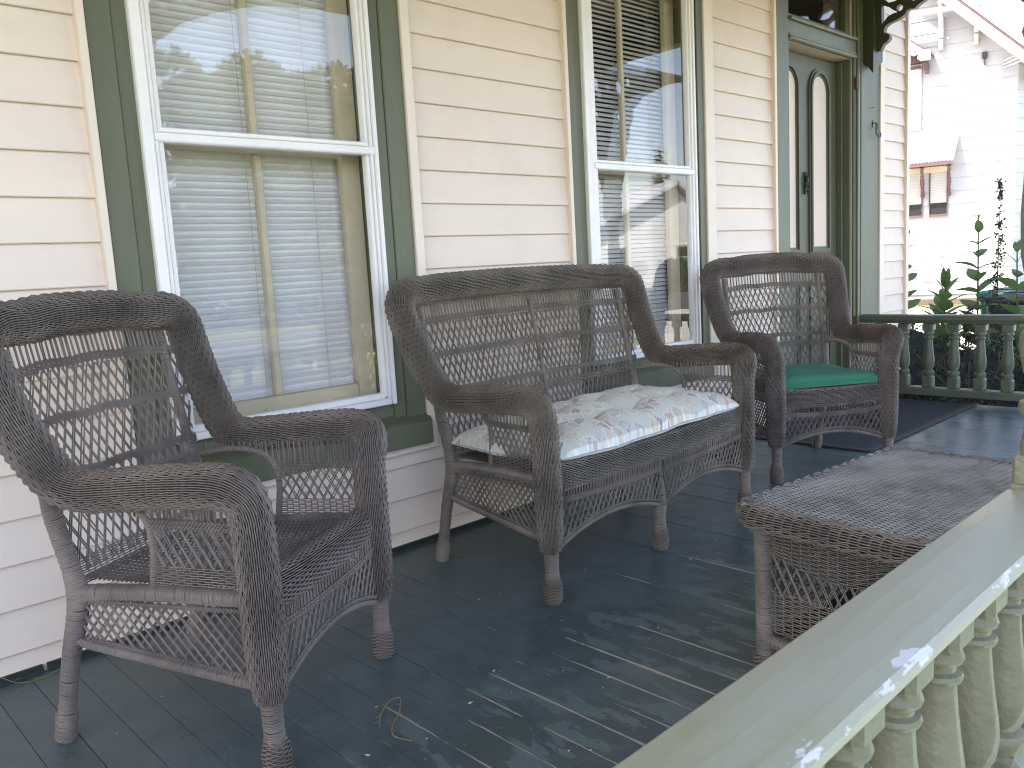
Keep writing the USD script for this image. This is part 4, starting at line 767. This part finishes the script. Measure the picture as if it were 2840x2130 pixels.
def long_cushion():
    t = thing('shell_cushion', 'tufted pale blue loveseat cushion printed with sea shells', 'cushion', (2.300, -.508, 0), 2.0)
    a, b = .598, .262; nu, nv = 380, 170; u = np.linspace(-1, 1, nu); v = np.linspace(-1, 1, nv); uu, vv = np.meshgrid(u, v, indexing='ij')
    # round the rectangle's corners and bulge its sides a little
    X = a*uu*(1-.035*vv**2+.012*np.cos(vv*5)); Y = b*vv*(1-.05*uu**8+.02*np.cos(uu*13))
    e = np.clip(1-np.abs(uu)**5, 0, 1)*np.clip(1-np.abs(vv)**3.2, 0, 1); prof = e**.42
    dim = np.zeros_like(X)
    tu = [-.80, -.40, 0, .40, .80]; tv = [-.36, .36]
    for i_, cu in enumerate(tu):
        for cv in tv:
            d = np.hypot((uu-cu)*a, (vv-cv)*b); dim += .058*np.exp(-(d/.048)**1.2)
            for cu2, cv2 in [(q, w) for q in tu for w in tv]:
                pass
    cre = .021*np.exp(-np.abs((vv-.36)*b+.006*np.sin(uu*22))/.014)+.021*np.exp(-np.abs((vv+.36)*b+.006*np.sin(uu*19))/.014)
    for cu in tu: cre = cre+.020*np.exp(-np.abs((uu-cu)*a+.01*np.sin(vv*6))/.014)
    nz = meshkit.fbm(np.stack([X*7, Y*7, 0*X], -1), 3, 9)-.5
    hgt = .126*prof-dim*prof-cre*prof+.034*nz*prof+.022*np.clip(uu-.55, 0, 1)*np.clip(vv+.2, 0, 1)*prof
    zc = .470+.004*np.sin(uu*4)+.012*np.clip(np.abs(uu)-.8, 0, 1)
    top = np.stack([X, Y-.052, zc+np.maximum(hgt*.80, 0)-.012], -1); bot = np.stack([X, Y-.052, zc-.014-.028*prof], -1)
    colr = shell_print(X, Y)
    i, j = np.meshgrid(np.arange(nu-1), np.arange(nv-1), indexing='ij'); q = (i*nv+j).reshape(-1); Ft = np.stack([q, q+nv, q+nv+1, q+1], 1)
    V1, F1, N1 = meshkit.arrays((top.reshape(-1, 3), Ft), True)
    put('cover', (V1, F1), M['print'], t, normals=N1, colors=colr.reshape(-1, 3))
    V2, F2, N2 = meshkit.arrays((bot.reshape(-1, 3), Ft[:, ::-1]), True)
    put('underside', (V2, F2), M['print'], t, normals=N2, colors=shell_print(X, Y, 5).reshape(-1, 3))
    per = np.vstack([top[:, 0], top[-1, :], top[::-1, -1], top[0, ::-1]])[::4]; sb = SB(); sb.add(*tubes(per-[0, 0, .001], .0022, 5))
    put('seam', (np.vstack(sb.v), np.vstack(sb.f)), M['print'], t, normals=np.vstack(sb.nn), colors=np.full((len(np.vstack(sb.v)), 3), .45))
    for cu in tu:
        for cv in tv:
            k_ = np.argmin(np.abs(u-cu)); l_ = np.argmin(np.abs(v-cv)); c_ = top[k_, l_]
            put('tuft_button', lathe([(.001, -.002), (.006, 0), (.0065, .003), (.001, .006)], 10, c_), M['chipw'], t, smooth=40)
long_cushion()
def green_cushion():
    t = thing('green_cushion', 'plain green canvas seat pad with piped edge on the far wicker armchair', 'cushion', (3.787, -.606, 0), -35.0)
    a, b = .252, .248; n = 70; u = np.linspace(-1, 1, n); uu, vv = np.meshgrid(u, u, indexing='ij')
    X = a*uu*(1-.05*vv**8); Y = b*vv*(1-.05*uu**8)-.052; e = (np.clip(1-uu**6, 0, 1)*np.clip(1-vv**6, 0, 1))**.4
    nz = meshkit.fbm(np.stack([X*6, Y*6, 0*X], -1), 3, 2)-.5; h = .036*e+.030*nz*e+.006*np.cos(uu*3)*np.cos(vv*2)*e
    zb = .446+.012*np.clip(-vv, 0, 1); i, j = np.meshgrid(np.arange(n-1), np.arange(n-1), indexing='ij'); q = (i*n+j).reshape(-1); F = np.stack([q, q+n, q+n+1, q+1], 1)
    top = np.stack([X, Y, zb+.012+h], -1); bot = np.stack([X, Y, zb-.010-.012*e], -1)
    put('cover', (top.reshape(-1, 3), F), M['cgreen'], t, smooth=True); put('underside', (bot.reshape(-1, 3), F[:, ::-1]), M['cgreen'], t, smooth=True)
    per = lambda S: np.vstack([S[:, 0], S[-1, :], S[::-1, -1], S[0, ::-1]])
    pt, pb = per(top), per(bot); m = len(pt); k = np.arange(m); put('edge_band', (np.vstack([pt, pb]), np.stack([k, k+m, (k+1) % m+m, (k+1) % m], 1)), M['cgreen'], t, smooth=True)
    for S in (pt, pb): V, F, N = tubes(S[::2], .0042, 6); put('piping', (V, F), M['cgreen'], t, normals=N)
    for sx in (-1, 1):
        for q in ([(.21, .17, .46), (.235, .22, .475), (.245, .24, .50), (.235, .215, .515), (.215, .20, .49), (.20, .22, .45)], [(.21, .17, .46), (.20, .23, .47), (.185, .235, .43), (.18, .215, .40)]):
            P, _ = crom([(sx*x, y, z) for x, y, z in q], .008); V, F, N = tubes(P, .0045, 5); put('tie', (V, F), M['cgreen'], t, normals=N)
green_cushion()

# ------------------------------------------------------------------ vegetation
def leaf_quads(C, D, Nn, L, W, fold=0.0):
    """pointed leaves: base C, direction D, blade normal Nn, length L, width W -> two bent quads each"""
    D = D/np.linalg.norm(D, axis=1, keepdims=True); S = np.cross(D, Nn); S /= np.linalg.norm(S, axis=1, keepdims=True)+1e-9; U = np.cross(S, D)
    L = L[:, None]; W = W[:, None]
    P = np.stack([C, C+D*L*.45+S*W*.5+U*fold*L*.2, C+D*L*.5, C+D*L*.45-S*W*.5+U*fold*L*.2, C+D*L-U*fold*L*.25], 1)
    n = len(C); b = np.arange(n)[:, None]*5
    F = np.concatenate([b+[[0, 1, 2]], b+[[0, 2, 3]], b+[[1, 4, 2]], b+[[2, 4, 3]]], 1).reshape(-1, 3)
    return P.reshape(-1, 3), F
def cloud(r, blobs, per, lsize):
    Cs, Ds = [], []
    for c, rad in blobs:
        n = int(per*rad[0]*rad[2]); d = r.normal(size=(n, 3)); d /= np.linalg.norm(d, axis=1, keepdims=True); q = r.uniform(.45, 1.0, (n, 1))**.6
        Cs.append(np.asarray(c)+d*q*np.asarray(rad)); Ds.append(d+r.normal(0, .7, (n, 3))+[0, 0, -.35])
    C = np.vstack(Cs); D = np.vstack(Ds); N = r.normal(size=C.shape)+[0, 0, 1.0]
    L = r.uniform(.7, 1.3, len(C))*lsize; return leaf_quads(C, D, N, L, L*.62, .3)
def trunk(r, base, top, r0, limbs):
    m_ = MB(); b = np.asarray(base, float); t = np.asarray(top, float)
    P, _ = crom([tuple(b), tuple(b*.6+t*.4+r.normal(0, .15, 3)), tuple(t)], .5); V, F, N = tubes(P, np.linspace(r0, r0*.35, len(P))[None], 9); m_.add(V, F)
    for e in limbs:
        q = P[int(len(P)*r.uniform(.35, .8))]; e = np.asarray(e, float); B, _ = crom([tuple(q), tuple((q+e)/2+[0, 0, .3]), tuple(e)], .5); V, F, N = tubes(B, np.linspace(r0*.45, r0*.1, len(B))[None], 6); m_.add(V, F)
    return m_.mesh()
def broad_tree(label, x, y, h, w, seed, nb=26, per=520, ls=.36):
    r = np.random.default_rng(seed); t = thing('street_tree', label, 'tree', (x, y, GZ))
    bl = []
    for k in range(nb):
        a = r.uniform(0, 2*PI); q = r.uniform(.1, 1)**.6; z = .12+.85*k/nb; s = w*(.50 if z > .75 else 1.0)*.62
        bl.append(((math.cos(a)*q*s, math.sin(a)*q*s, h*z), (w*r.uniform(.16, .28), w*r.uniform(.16, .28), h*r.uniform(.08, .14))))
    put('trunk', trunk(r, (0, 0, -.1), (r.normal(0, .3), r.normal(0, .3), h*.75), .28, [b_[0] for b_ in bl[:9]]), M['bark'], t, smooth=True)
    put('crown', cloud(r, bl, per, ls), M['leaf'], t)
def conifer(label, x, y, h, seed):
    r = np.random.default_rng(seed); t = thing('conifer_tree', label, 'tree', (x, y, GZ))
    put('trunk', trunk(r, (0, 0, -.1), (0, 0, h*.97), .2, []), M['bark'], t, smooth=True)
    Cs, Ds = [], []
    for z in np.linspace(.12, .99, 34):
        n = int(10+70*(1-z)); a = r.uniform(0, 2*PI, n); q = r.uniform(.1, 1, n)*h*.20*(1-z)*(1+.25*np.sin(a*3+z*20)); Cs.append(np.stack([np.cos(a)*q, np.sin(a)*q, h*z-q*.25+r.normal(0, .12, n)], 1)); Ds.append(np.stack([np.cos(a), np.sin(a), -.3+r.normal(0, .2, n)], 1))
    C = np.vstack(Cs); D = np.vstack(Ds); L = r.uniform(.35, .75, len(C)); put('crown', leaf_quads(C, D, np.tile([0, 0, 1.0], (len(C), 1))+r.normal(0, .3, C.shape), L, L*.35, -.2), M['conifer'], t)
broad_tree('tall leafy street tree reflected left of the muntin in the nearest window', 14.2, -27, 9.6, 6.0, 21)
broad_tree('slightly shorter leafy tree reflected right of the muntin in the nearest window', 18.0, -27.5, 9.4, 5.4, 22)
broad_tree('low broad tree across the street, further left in the reflection', 10.6, -31, 7.6, 5.5, 23)
broad_tree('leafy tree farther back across the street behind the others', 23.5, -36, 8.6, 6.0, 24)
broad_tree('smaller tree beside the white house across the street', 28.0, -40, 8.0, 5.0, 26)
conifer('dark conifer behind the white house across the street', 49.0, -33, 9.2, 31)
conifer('shorter conifer beside the white house across the street', 43.5, -35, 7.0, 32)

# white house across the street (reflected in the second window)
fh = thing('white_house', 'white clapboard gabled house across the street, reflected in the second window', 'house', (38.0, -27.0, GZ), 28.0)
gp = Polygon([(-6, 0), (6, 0), (6, 2.6), (2.6, 5.6), (-2.6, 3.2), (-6, 2.4)])
put('wall', ext(gp, -6, 0, 'xz'), M['farhouse'], fh)
for k in range(18): put('siding_board', bx(-5.95, 5.95, .002, .03, .2+k*.14, .335+k*.14, .004), M['farhouse'], fh) if .335+k*.14 < 2.5 else None
rf = MB()
for a, c in (((-6.5, 2.38), (-2.5, 3.36)), ((-2.7, 3.25), (2.7, 5.78)), ((2.5, 5.85), (6.5, 2.3))):
    dx, dz = c[0]-a[0], c[1]-a[1]; rf.add(*ext(Polygon([a, c, (c[0], c[1]+.16), (a[0], a[1]+.16)]), -6.4, .5, 'xz'))
put('roof', rf.mesh(), M['metalroof'], fh)
for x, z, w, h in ((-1.0, 1.0, .8, 1.3), (3.0, 1.7, .7, .55)):
    wd = put('window', bx(x-w/2-.1, x+w/2+.1, .031, .07, z-.1, z+h+.1), M['nwhite'], fh); put('pane', bx(x-w/2, x+w/2, .071, .08, z, z+h, 0), M['nglass'], wd)
r = np.random.default_rng(5); n = 6000; C = np.stack([r.uniform(33, 41, n), r.uniform(-21.5, -20.3, n), GZ+r.uniform(0, 1.55, n)], 1); D = r.normal(size=(n, 3)); L = r.uniform(.14, .28, n)
hd = thing('clipped_hedge', 'clipped green hedge in front of the white house across the street', 'hedge', (0, 0, 0)); put('foliage', leaf_quads(C, D, r.normal(size=(n, 3)), L, L*.6, .2), M['leaf'], hd); put('stems', bx(33.1, 40.9, -21.3, -20.5, GZ, GZ+1.3, .1), M['bark'], hd)

# evergreen hedge below the end railing
r = np.random.default_rng(8); n = 15000
hs = thing('low_hedge', 'dense low dark shrub with a few red leaves behind the end railing', 'shrub', (0, 0, 0))
X = r.uniform(6.15, 7.35, n); Y = r.uniform(-2.3, .55, n); topz = -.06+.40*np.clip((X-6.1)/1.2, 0, 1)+.10*np.sin(Y*3.1+X)+.05*np.sin(Y*9)
q = r.uniform(0, 1, n)**.55; Z = GZ+(topz-GZ)*q; D = r.normal(size=(n, 3))+[-.4, 0, .8]; L = r.uniform(.022, .045, n)
put('foliage', leaf_quads(np.stack([X, Y, Z], 1), D, r.normal(size=(n, 3))+[0, 0, .8], L, L*.55, .25), M['hedge'], hs)
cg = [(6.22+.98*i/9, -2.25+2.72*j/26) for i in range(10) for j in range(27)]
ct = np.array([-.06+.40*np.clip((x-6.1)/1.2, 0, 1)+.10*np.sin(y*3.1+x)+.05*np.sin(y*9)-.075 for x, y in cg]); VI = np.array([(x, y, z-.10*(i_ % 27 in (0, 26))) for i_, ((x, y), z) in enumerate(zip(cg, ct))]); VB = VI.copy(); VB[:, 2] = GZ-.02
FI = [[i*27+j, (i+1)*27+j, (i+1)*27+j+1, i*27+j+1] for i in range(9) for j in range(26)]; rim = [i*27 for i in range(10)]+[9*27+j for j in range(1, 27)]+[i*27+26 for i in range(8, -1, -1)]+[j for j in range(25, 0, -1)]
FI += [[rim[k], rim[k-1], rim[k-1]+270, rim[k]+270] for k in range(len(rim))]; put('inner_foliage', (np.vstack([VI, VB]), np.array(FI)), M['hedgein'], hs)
sm = MB()
for k in range(70):
    x, y = r.uniform(6.2, 7.2), r.uniform(-2.2, .5); V, F, N = tubes(np.array([[x, y, GZ-.02], [x+r.normal(0, .05), y+r.normal(0, .05), -.1], [x+r.normal(0, .12), y+r.normal(0, .12), .12+r.uniform(0, .12)]]), .005, 4); sm.add(V, F)
put('stems', sm.mesh(), M['bark'], hs)

def blade(L, W, n=7, droop=.25, curl=.18):
    s = np.linspace(0, 1, n); w = W*.5*np.sin(PI*np.clip(s, .02, 1)**.75)**.9+.002; zc = L*(.12*s-droop*s*s); x = L*s
    V = np.stack([np.stack([x, -w, zc+curl*w], 1), np.stack([x, 0*w, zc], 1), np.stack([x, w, zc+curl*w], 1)], 1).reshape(-1, 3)
    F = []
    for i in range(n-1):
        for k in range(2): F.append([i*3+k, i*3+k+1, i*3+k+4, i*3+k+3])
    return V, np.array(F)
def milkweed(label, x, y, ztop, pairs, L, seed, lean=(0, 0), z0=None, nm='milkweed_plant', up=.5):
    r = np.random.default_rng(seed); t = thing(nm, label, 'plant', (x, y, GZ)); H = ztop-GZ
    P, _ = crom([(0, 0, -.03), (lean[0]*.4, lean[1]*.4, H*.5), (lean[0], lean[1], H)], .05); V, F, N = tubes(P, np.linspace(.012, .005, len(P))[None], 6); put('stem', (V, F), M['milk'], t, normals=N)
    for k in range(pairs):
        q = (z0 if z0 else .25)+(1-(z0 if z0 else .25))*k/(pairs-1); c = P[min(len(P)-1, int(q*(len(P)-1)))]; a0 = k*1.45+r.normal(0, .25); l = L*(1.0-.55*max(0, q-.62)/.38)*r.uniform(.85, 1.15)
        for s in (0, PI):
            a = a0+s+r.normal(0, .12); V, F = blade(l, l*.50, droop=.30*r.uniform(.5, 1.3)); el = up*r.uniform(.6, 1.4)+(.5 if q > .9 else 0)
            R = trimesh.transformations.euler_matrix(r.normal(0, .25), -el, a, 'sxyz')[:3, :3]; put('leaf', (V@R.T+c, F), M['milk'], t, smooth=True)
milkweed('tall leafy milkweed standing above the end railing against the white house', 7.5, -.285, 1.30, 13, .22, 41, (.0, .02), .30)
milkweed('short bushy milkweed just behind the end railing', 7.5, .0, .80, 15, .30, 42, (0, -.02), .42, up=.8)
milkweed('thin milkweed half hidden by the corner board of the porch house', 7.5, .315, 1.16, 10, .22, 43, (0, -.01), .32)
milkweed('milkweed beside the right-hand post, over the navy bin', 7.45, -.60, .98, 10, .27, 44, (0, .03), .40)
def spire(label, x, y, ztop, seed, n, w, lm, ls, nm):
    r = np.random.default_rng(seed); t = thing(nm, label, 'plant', (x, y, GZ)); H = ztop-GZ; m_ = MB()
    V, F, N = tubes(np.array([[0, 0, -.03], [.01, .01, H*.5], [0, .0, H]]), np.array([[.008, .006, .002]]), 5); m_.add(V, F); Cs = []
    for k in range(n):
        z = H*r.uniform(.32, .98); a = r.uniform(0, 2*PI); l = w*(1.15-z/H)*r.uniform(.4, 1.2); e = np.array([math.cos(a)*l, math.sin(a)*l, z+l*r.uniform(.4, 1.4)]); V, F, N = tubes(np.array([[0, 0, z], e*.5+[0, 0, z*.5+.01], e]), .0016, 3); m_.add(V, F)
        Cs += [e*q+np.array([0, 0, z])*(1-q)+r.normal(0, .006, 3) for q in r.uniform(.2, 1, lm)]
    put('stem', m_.mesh(), M['bark'], t); C = np.array(Cs); D = r.normal(size=C.shape); L = r.uniform(.6, 1.3, len(C))*ls; put('foliage', leaf_quads(C, D, r.normal(size=C.shape), L, L*.7, .2), M['weed'], t)
spire('tall thin weed spire with tiny leaves, right of the tall milkweed', 7.6, -.395, 1.62, 51, 120, .13, 6, .026, 'tall_weed')
spire('dark twiggy weed clump between the short milkweed and the navy bin', 7.4, -.245, .55, 52, 150, .22, 4, .022, 'dark_weed')
spire('second dark twiggy weed stem beside the clump, nearer the bin', 7.42, -.215, .42, 53, 90, .16, 3, .020, 'dark_weed')

# ------------------------------------------------------------------ bins
def bin_(name, label, x, y, top, w, d, mt, rz, pull=True):
    t = thing(name, label, 'bin', (x, y, GZ), rz); H = top-GZ
    P = [(sx*w*s, sy*d*s, z) for z, s in ((.06, .40), (H-.08, .5)) for sx in (-1, 1) for sy in (-1, 1)]
    put('body', hull([(a+q, b+p_, z) for a, b, z in P for q, p_ in ((.02, 0), (-.02, 0), (0, .02), (0, -.02))]), mt, t)
    put('rim', bx(-w*.5-.035, w*.5+.035, -d*.5-.035, d*.5+.035, H-.10, H-.055, .012), mt, t)
    lid = MB().add(*hull([(sx*(w*.5+.04)*k, sy*(d*.5+.04)*k, z) for sx in (-1, 1) for sy in (-1, 1) for z, k in ((H-.052, 1), (H-.02, 1), (H+.005, .88))]))
    for q in (-.25, 0, .25): lid.add(*bx(-w*.36, w*.36, q*d-.02, q*d+.02, H+.006, H+.018, .004))
    put('lid', lid.mesh(), mt, t)
    put('handle', bx(-w*.3, w*.3, d*.5+.04, d*.5+.07, H-.08, H-.04, .008), mt, t)
    for sx in (-1, 1):
        V, F = lathe([(.02, -.02), (.10, -.025), (.105, 0), (.10, .025), (.02, .02)], 16); V = V@trimesh.transformations.rotation_matrix(PI/2, [0, 1, 0])[:3, :3].T+[sx*w*.36, d*.40, .105]; put('wheel', (V, F), M['core'], t)
bin_('wheeled_bin', 'navy wheeled bin standing behind the end railing', 8.75, -.36, .58, .56, .62, M['binblue'], 90)
bin_('wheeled_bin', 'green wheeled bin, only its edge showing left of the navy bin', 9.75, .02, .56, .54, .60, M['bingreen'], 90)

# ------------------------------------------------------------------ neighbouring house
TH = math.radians(17.0); NB = (23.97, 3.98)     # its near corner; local x runs left along the facing wall, local -y towards us, z from GZ
nb = thing('neighbour_house', 'bright white shingled gable house next door, red edged eaves and small awning', 'house', (NB[0], NB[1], 0), math.degrees(math.atan2(math.cos(TH), -math.sin(TH))))
# local frame: x = u (left along the wall), y = towards the inside is -, the face looks along +y
U1 = 8.6
zr = lambda u: 5.62+.98*u if u < 4.3 else 5.62+.98*(8.6-u)
wp = Polygon([(0, GZ), (U1, GZ), (U1, 5.62), (4.3, zr(4.3)), (0, 5.62)])
put('wall', ext(wp, -9.0, -.03, 'xz'), M['nwhite'], nb)
for k in range(27):
    za = GZ+.25+k*.335; zb2 = za+.345
    cl = wp.intersection(sbox(-1, za, 10, zb2))
    if cl.is_empty: continue
    u0, z0, u1, z1 = cl.bounds; um = [u for u in (cl.exterior.coords)]
    lo = [u for u, z in um if abs(z-z0) < 1e-6]; hi = [u for u, z in um if abs(z-z1) < 1e-6] or [4.3]
    P = [(min(lo), -.028, z0), (max(lo), -.028, z0), (min(hi), -.028, z1), (max(hi), -.028, z1), (min(lo), .012, z0), (max(lo), .012, z0), (min(hi), -.012, z1), (max(hi), -.012, z1)]
    put('shingle_course', hull(P), M['nwhite'], nb)
    if za < 5.3:   # the front wall round the corner, set back at an angle so that it shows
        P = [(-.002, -.03, za), (-.002, .012, za), (-.002, -.03, zb2), (-.002, -.014, zb2), (-1.6, -3.2, za), (-1.62, -3.19, za), (-1.6, -3.2, zb2), (-1.605, -3.195, zb2)]
        put('shingle_course', hull(P), M['nwhite'], nb)
put('base_board', bx(-.02, U1, .013, .05, GZ-.05, GZ+.13), M['bark'], nb)
for s in (0, 1):       # rakes
    f = lambda u: u if s == 0 else 8.6-u
    q = lambda d0, d1: Polygon([(f(-.62), 5.62-.62*.98+d0), (f(4.3), zr(4.3)+d0), (f(4.3), zr(4.3)+d1), (f(-.62), 5.62-.62*.98+d1)]).buffer(0)
    put('roof_slope', ext(q(.02, .22), -9.4, .62, 'xz'), M['metalroof'], nb)
    put('rake_board', ext(q(-.18, .04), .621, .66, 'xz'), M['nshade'], nb); put('rake_band', ext(q(.042, .098), .621, .69, 'xz'), M['nred'], nb); put('rake_trim', ext(q(-.26, -.19), .60, .70, 'xz'), M['nshade'], nb); put('rake_trim', ext(q(.10, .19), .60, .72, 'xz'), M['nshade'], nb)
# decorative gable truss: beam, braces, spindle
put('gable_beam', bx(.78, 7.8, .42, .60, 6.80, 6.92, .02), M['nshade'], nb)
for u in (.93, 1.72):
    bc, _ = crom([(u+.02, .56, 6.86, .07), (u, .40, 6.55, .05), (u, .22, 6.3, .065), (u, .10, 6.0, .05)], .05); V, F, N = tubes(bc[:, :3], bc[:, 3][None], 10); put('gable_brace', MB().add(V, F).add(*bx(u-.06, u+.06, .015, .12, 5.98, 6.80, .015)).mesh(), M['nshade'], nb, smooth=40)
sp = [(.05+.03*math.sin(z*14)**2, z) for z in np.linspace(6.92, 7.6, 20)]; put('gable_spindle', lathe(sp, 10, (1.72, .5, 0)), M['nshade'], nb, smooth=50)
# hood over the upper window
hood = grp(nb, 'window_hood')
put('hood_roof', hull([(1.86, .014, 5.83), (1.86, .55, 5.78), (3.2, .014, 6.95), (3.2, .60, 6.90), (1.86, .014, 5.87), (1.86, .55, 5.82), (3.2, .014, 6.99), (3.2, .60, 6.94)]), M['nred'], hood)
sc = Polygon([(1.92, 5.82), (3.2, 6.90), (3.2, 6.70), (2.05, 5.72)])
for k in range(7): sc = sc.union(Point(2.16+k*.15, 5.80+k*.127).buffer(.075))
for k in range(7): sc = sc.difference(Point(2.15+k*.15, 5.83+k*.127).buffer(.018))
put('scalloped_board', ext(sc, .52, .55, 'xz'), M['nwhite'], hood)
put('hood_gable', ext(Polygon([(2.08, 5.74), (3.2, 5.74), (3.2, 6.70)]), .10, .14, 'xz'), M['nred'], hood)
put('hood_block', bx(1.93, 2.18, .40, .60, 5.72, 5.95, .01), M['nwhite'], hood); put('hood_bracket', bx(1.98, 2.09, .02, .40, 5.45, 5.70, .02), M['nred'], hood)
uw = grp(nb, 'window'); put('frame', bx(2.16, 3.2, .014, .07, 4.05, 5.72), M['nshade'], uw); put('header', bx(2.18, 3.2, .071, .12, 5.60, 5.68), M['nred'], uw); put('pane', bx(2.24, 3.1, .071, .08, 4.15, 5.59, 0), M['slat'], uw)
# awning window pair
aw = grp(nb, 'awning')
put('awning_roof', hull([(1.27, .014, 3.80), (3.4, .014, 3.80), (1.38, .72, 3.17), (3.4, .72, 3.17), (1.27, .014, 3.85), (3.4, .014, 3.85), (1.38, .74, 3.20), (3.4, .74, 3.20)]), M['metalroof'], aw)
fe = MB()
for k in range(24): fe.add(*hull([(1.40+k*.085, .70, 3.15), (1.44+k*.085, .70, 3.15), (1.40+k*.085, .745, 3.20), (1.44+k*.085, .745, 3.20), (1.40+k*.085, .02, 3.855), (1.44+k*.085, .02, 3.855), (1.42+k*.085, .72, 3.235), (1.42+k*.085, .03, 3.885)]))
put('awning_ribs', fe.mesh(), M['metalroof'], aw); put('awning_rail', bx(1.40, 3.4, .62, .70, 3.06, 3.14), M['nred'], aw); put('awning_header', bx(1.45, 3.4, .014, .10, 2.93, 3.08), M['sash'], aw)
for u in (2.10, 1.48, 2.75):
    q, _ = crom([(u, .60, 3.06, .05), (u, .48, 2.85, .035), (u, .34, 2.68, .055), (u, .22, 2.52, .035), (u, .06, 2.33, .05)], .03); V, F, N = tubes(q[:, :3], (q[:, 3]+.010*np.sin(np.arange(len(q))*1.6))[None], 10); put('awning_brace', (V, F), M['nred'], aw, smooth=50)
for a, c in ((1.53, 1.93), (2.12, 2.52), (2.7, 3.1)):
    w_ = grp(nb, 'window'); put('frame', MB().add(*bx(a-.022, a, .014, .06, 1.85, 2.93)).add(*bx(c, c+.022, .014, .06, 1.85, 2.93)).add(*bx(a-.03, c+.03, .014, .065, 1.80, 1.85)).mesh(), M['nred'], w_)
    put('pane', bx(a, c, .014, .022, 1.86, 2.93, 0), M['nglass'], w_); sl = MB()
    for k in range(19): sl.add(*hull([(a+.01, .023, 2.15+k*.041), (c-.01, .023, 2.15+k*.041), (a+.01, .031, 2.185+k*.041), (c-.01, .031, 2.185+k*.041), (a+.01, .0235, 2.188+k*.041), (c-.01, .0235, 2.188+k*.041)]))
    put('blind', sl.mesh(), M['nshade'], w_)
put('wall_fitting', MB().add(*bx(.68, .80, .013, .10, 5.62, 5.78, .02)).add(*bx(.72, .76, .05, .10, 5.45, 5.62, .01)).mesh(), M['iron'], nb)
wire = MB()
for k in range(3):
    P, _ = crom([(.16, .03, 5.50-k*.06), (.0, .9, 5.46-k*.09), (-4, 9, 5.2-k*.1)], .3); V, F, N = tubes(P, .012, 4); wire.add(V, F)
put('service_wire', wire.mesh(), M['nshade'], nb)

# ------------------------------------------------------------------ small things on the boards
def stem_curl(name, label, pts, r_=.0014):
    P, _ = crom(pts, .004); V, F, N = tubes(P, r_, 5); m_ = MB().add(V, F); r = np.random.default_rng(len(pts))
    for k in range(9):
        q = P[r.integers(2, len(P)-2)]; e = q+r.normal(0, .012, 3)*[1, 1, .3]; e[2] = abs(e[2])+.002; V, F, N = tubes(np.array([q, (q+e)/2+[0, 0, .002], e]), r_*.6, 4); m_.add(V, F)
    tag(put(name, m_.mesh(), M['twig'], smooth=True), label, 'dry stem')
stem_curl('dry_stem', 'curled dry plant stem on the boards beside the front foot of the nearest chair', [(.895, -1.125, .003), (.880, -1.075, .003), (.905, -1.035, .004), (.935, -1.015, .006), (.965, -.985, .010), (.985, -.955, .012), (.962, -.945, .010), (.925, -.965, .006), (.895, -.995, .004), (.872, -1.030, .004)])
stem_curl('dry_stem', 'wisp of dry stem caught at the rear foot of the loveseat', [(1.752, -.195, .05), (1.758, -.20, .02), (1.765, -.21, .004), (1.790, -.225, .004), (1.785, -.245, .004), (1.770, -.25, .003)])
stem_curl('dry_stem', 'pale dry stem lying along the shoe moulding behind the nearest chair', [(.30, -.035, .03), (.34, -.05, .004), (.40, -.06, .003), (.46, -.045, .004)], .0011)
r = np.random.default_rng(77)
chips = [(1.25, -1.02, .0045), (.93, -.93, .0028), (1.10, -1.10, .0075), (.80, -1.09, .009), (.50, -.86, .006), (1.55, -.62, .005), (1.42, -1.28, .004), (2.28, -.95, .004)]+[(r.uniform(.2, 3.2), r.uniform(-1.6, -.15), r.uniform(.0012, .0026)) for _ in range(70)]
fm = MB()
for x, y, s in chips:
    a = np.sort(r.uniform(0, 2*PI, 7)); q = s*r.uniform(.6, 1.2, 7); P = np.stack([x+q*np.cos(a)*1.3, y+q*np.sin(a)*.8, np.full(7, .0012)], 1); fm.add(*hull(np.vstack([P, P+[0, 0, .0011]])))
tag(put('paint_flakes', fm.mesh(), M['chipw']), 'scattered pale paint flakes and crumbs on the porch boards', 'flakes', kind='stuff')
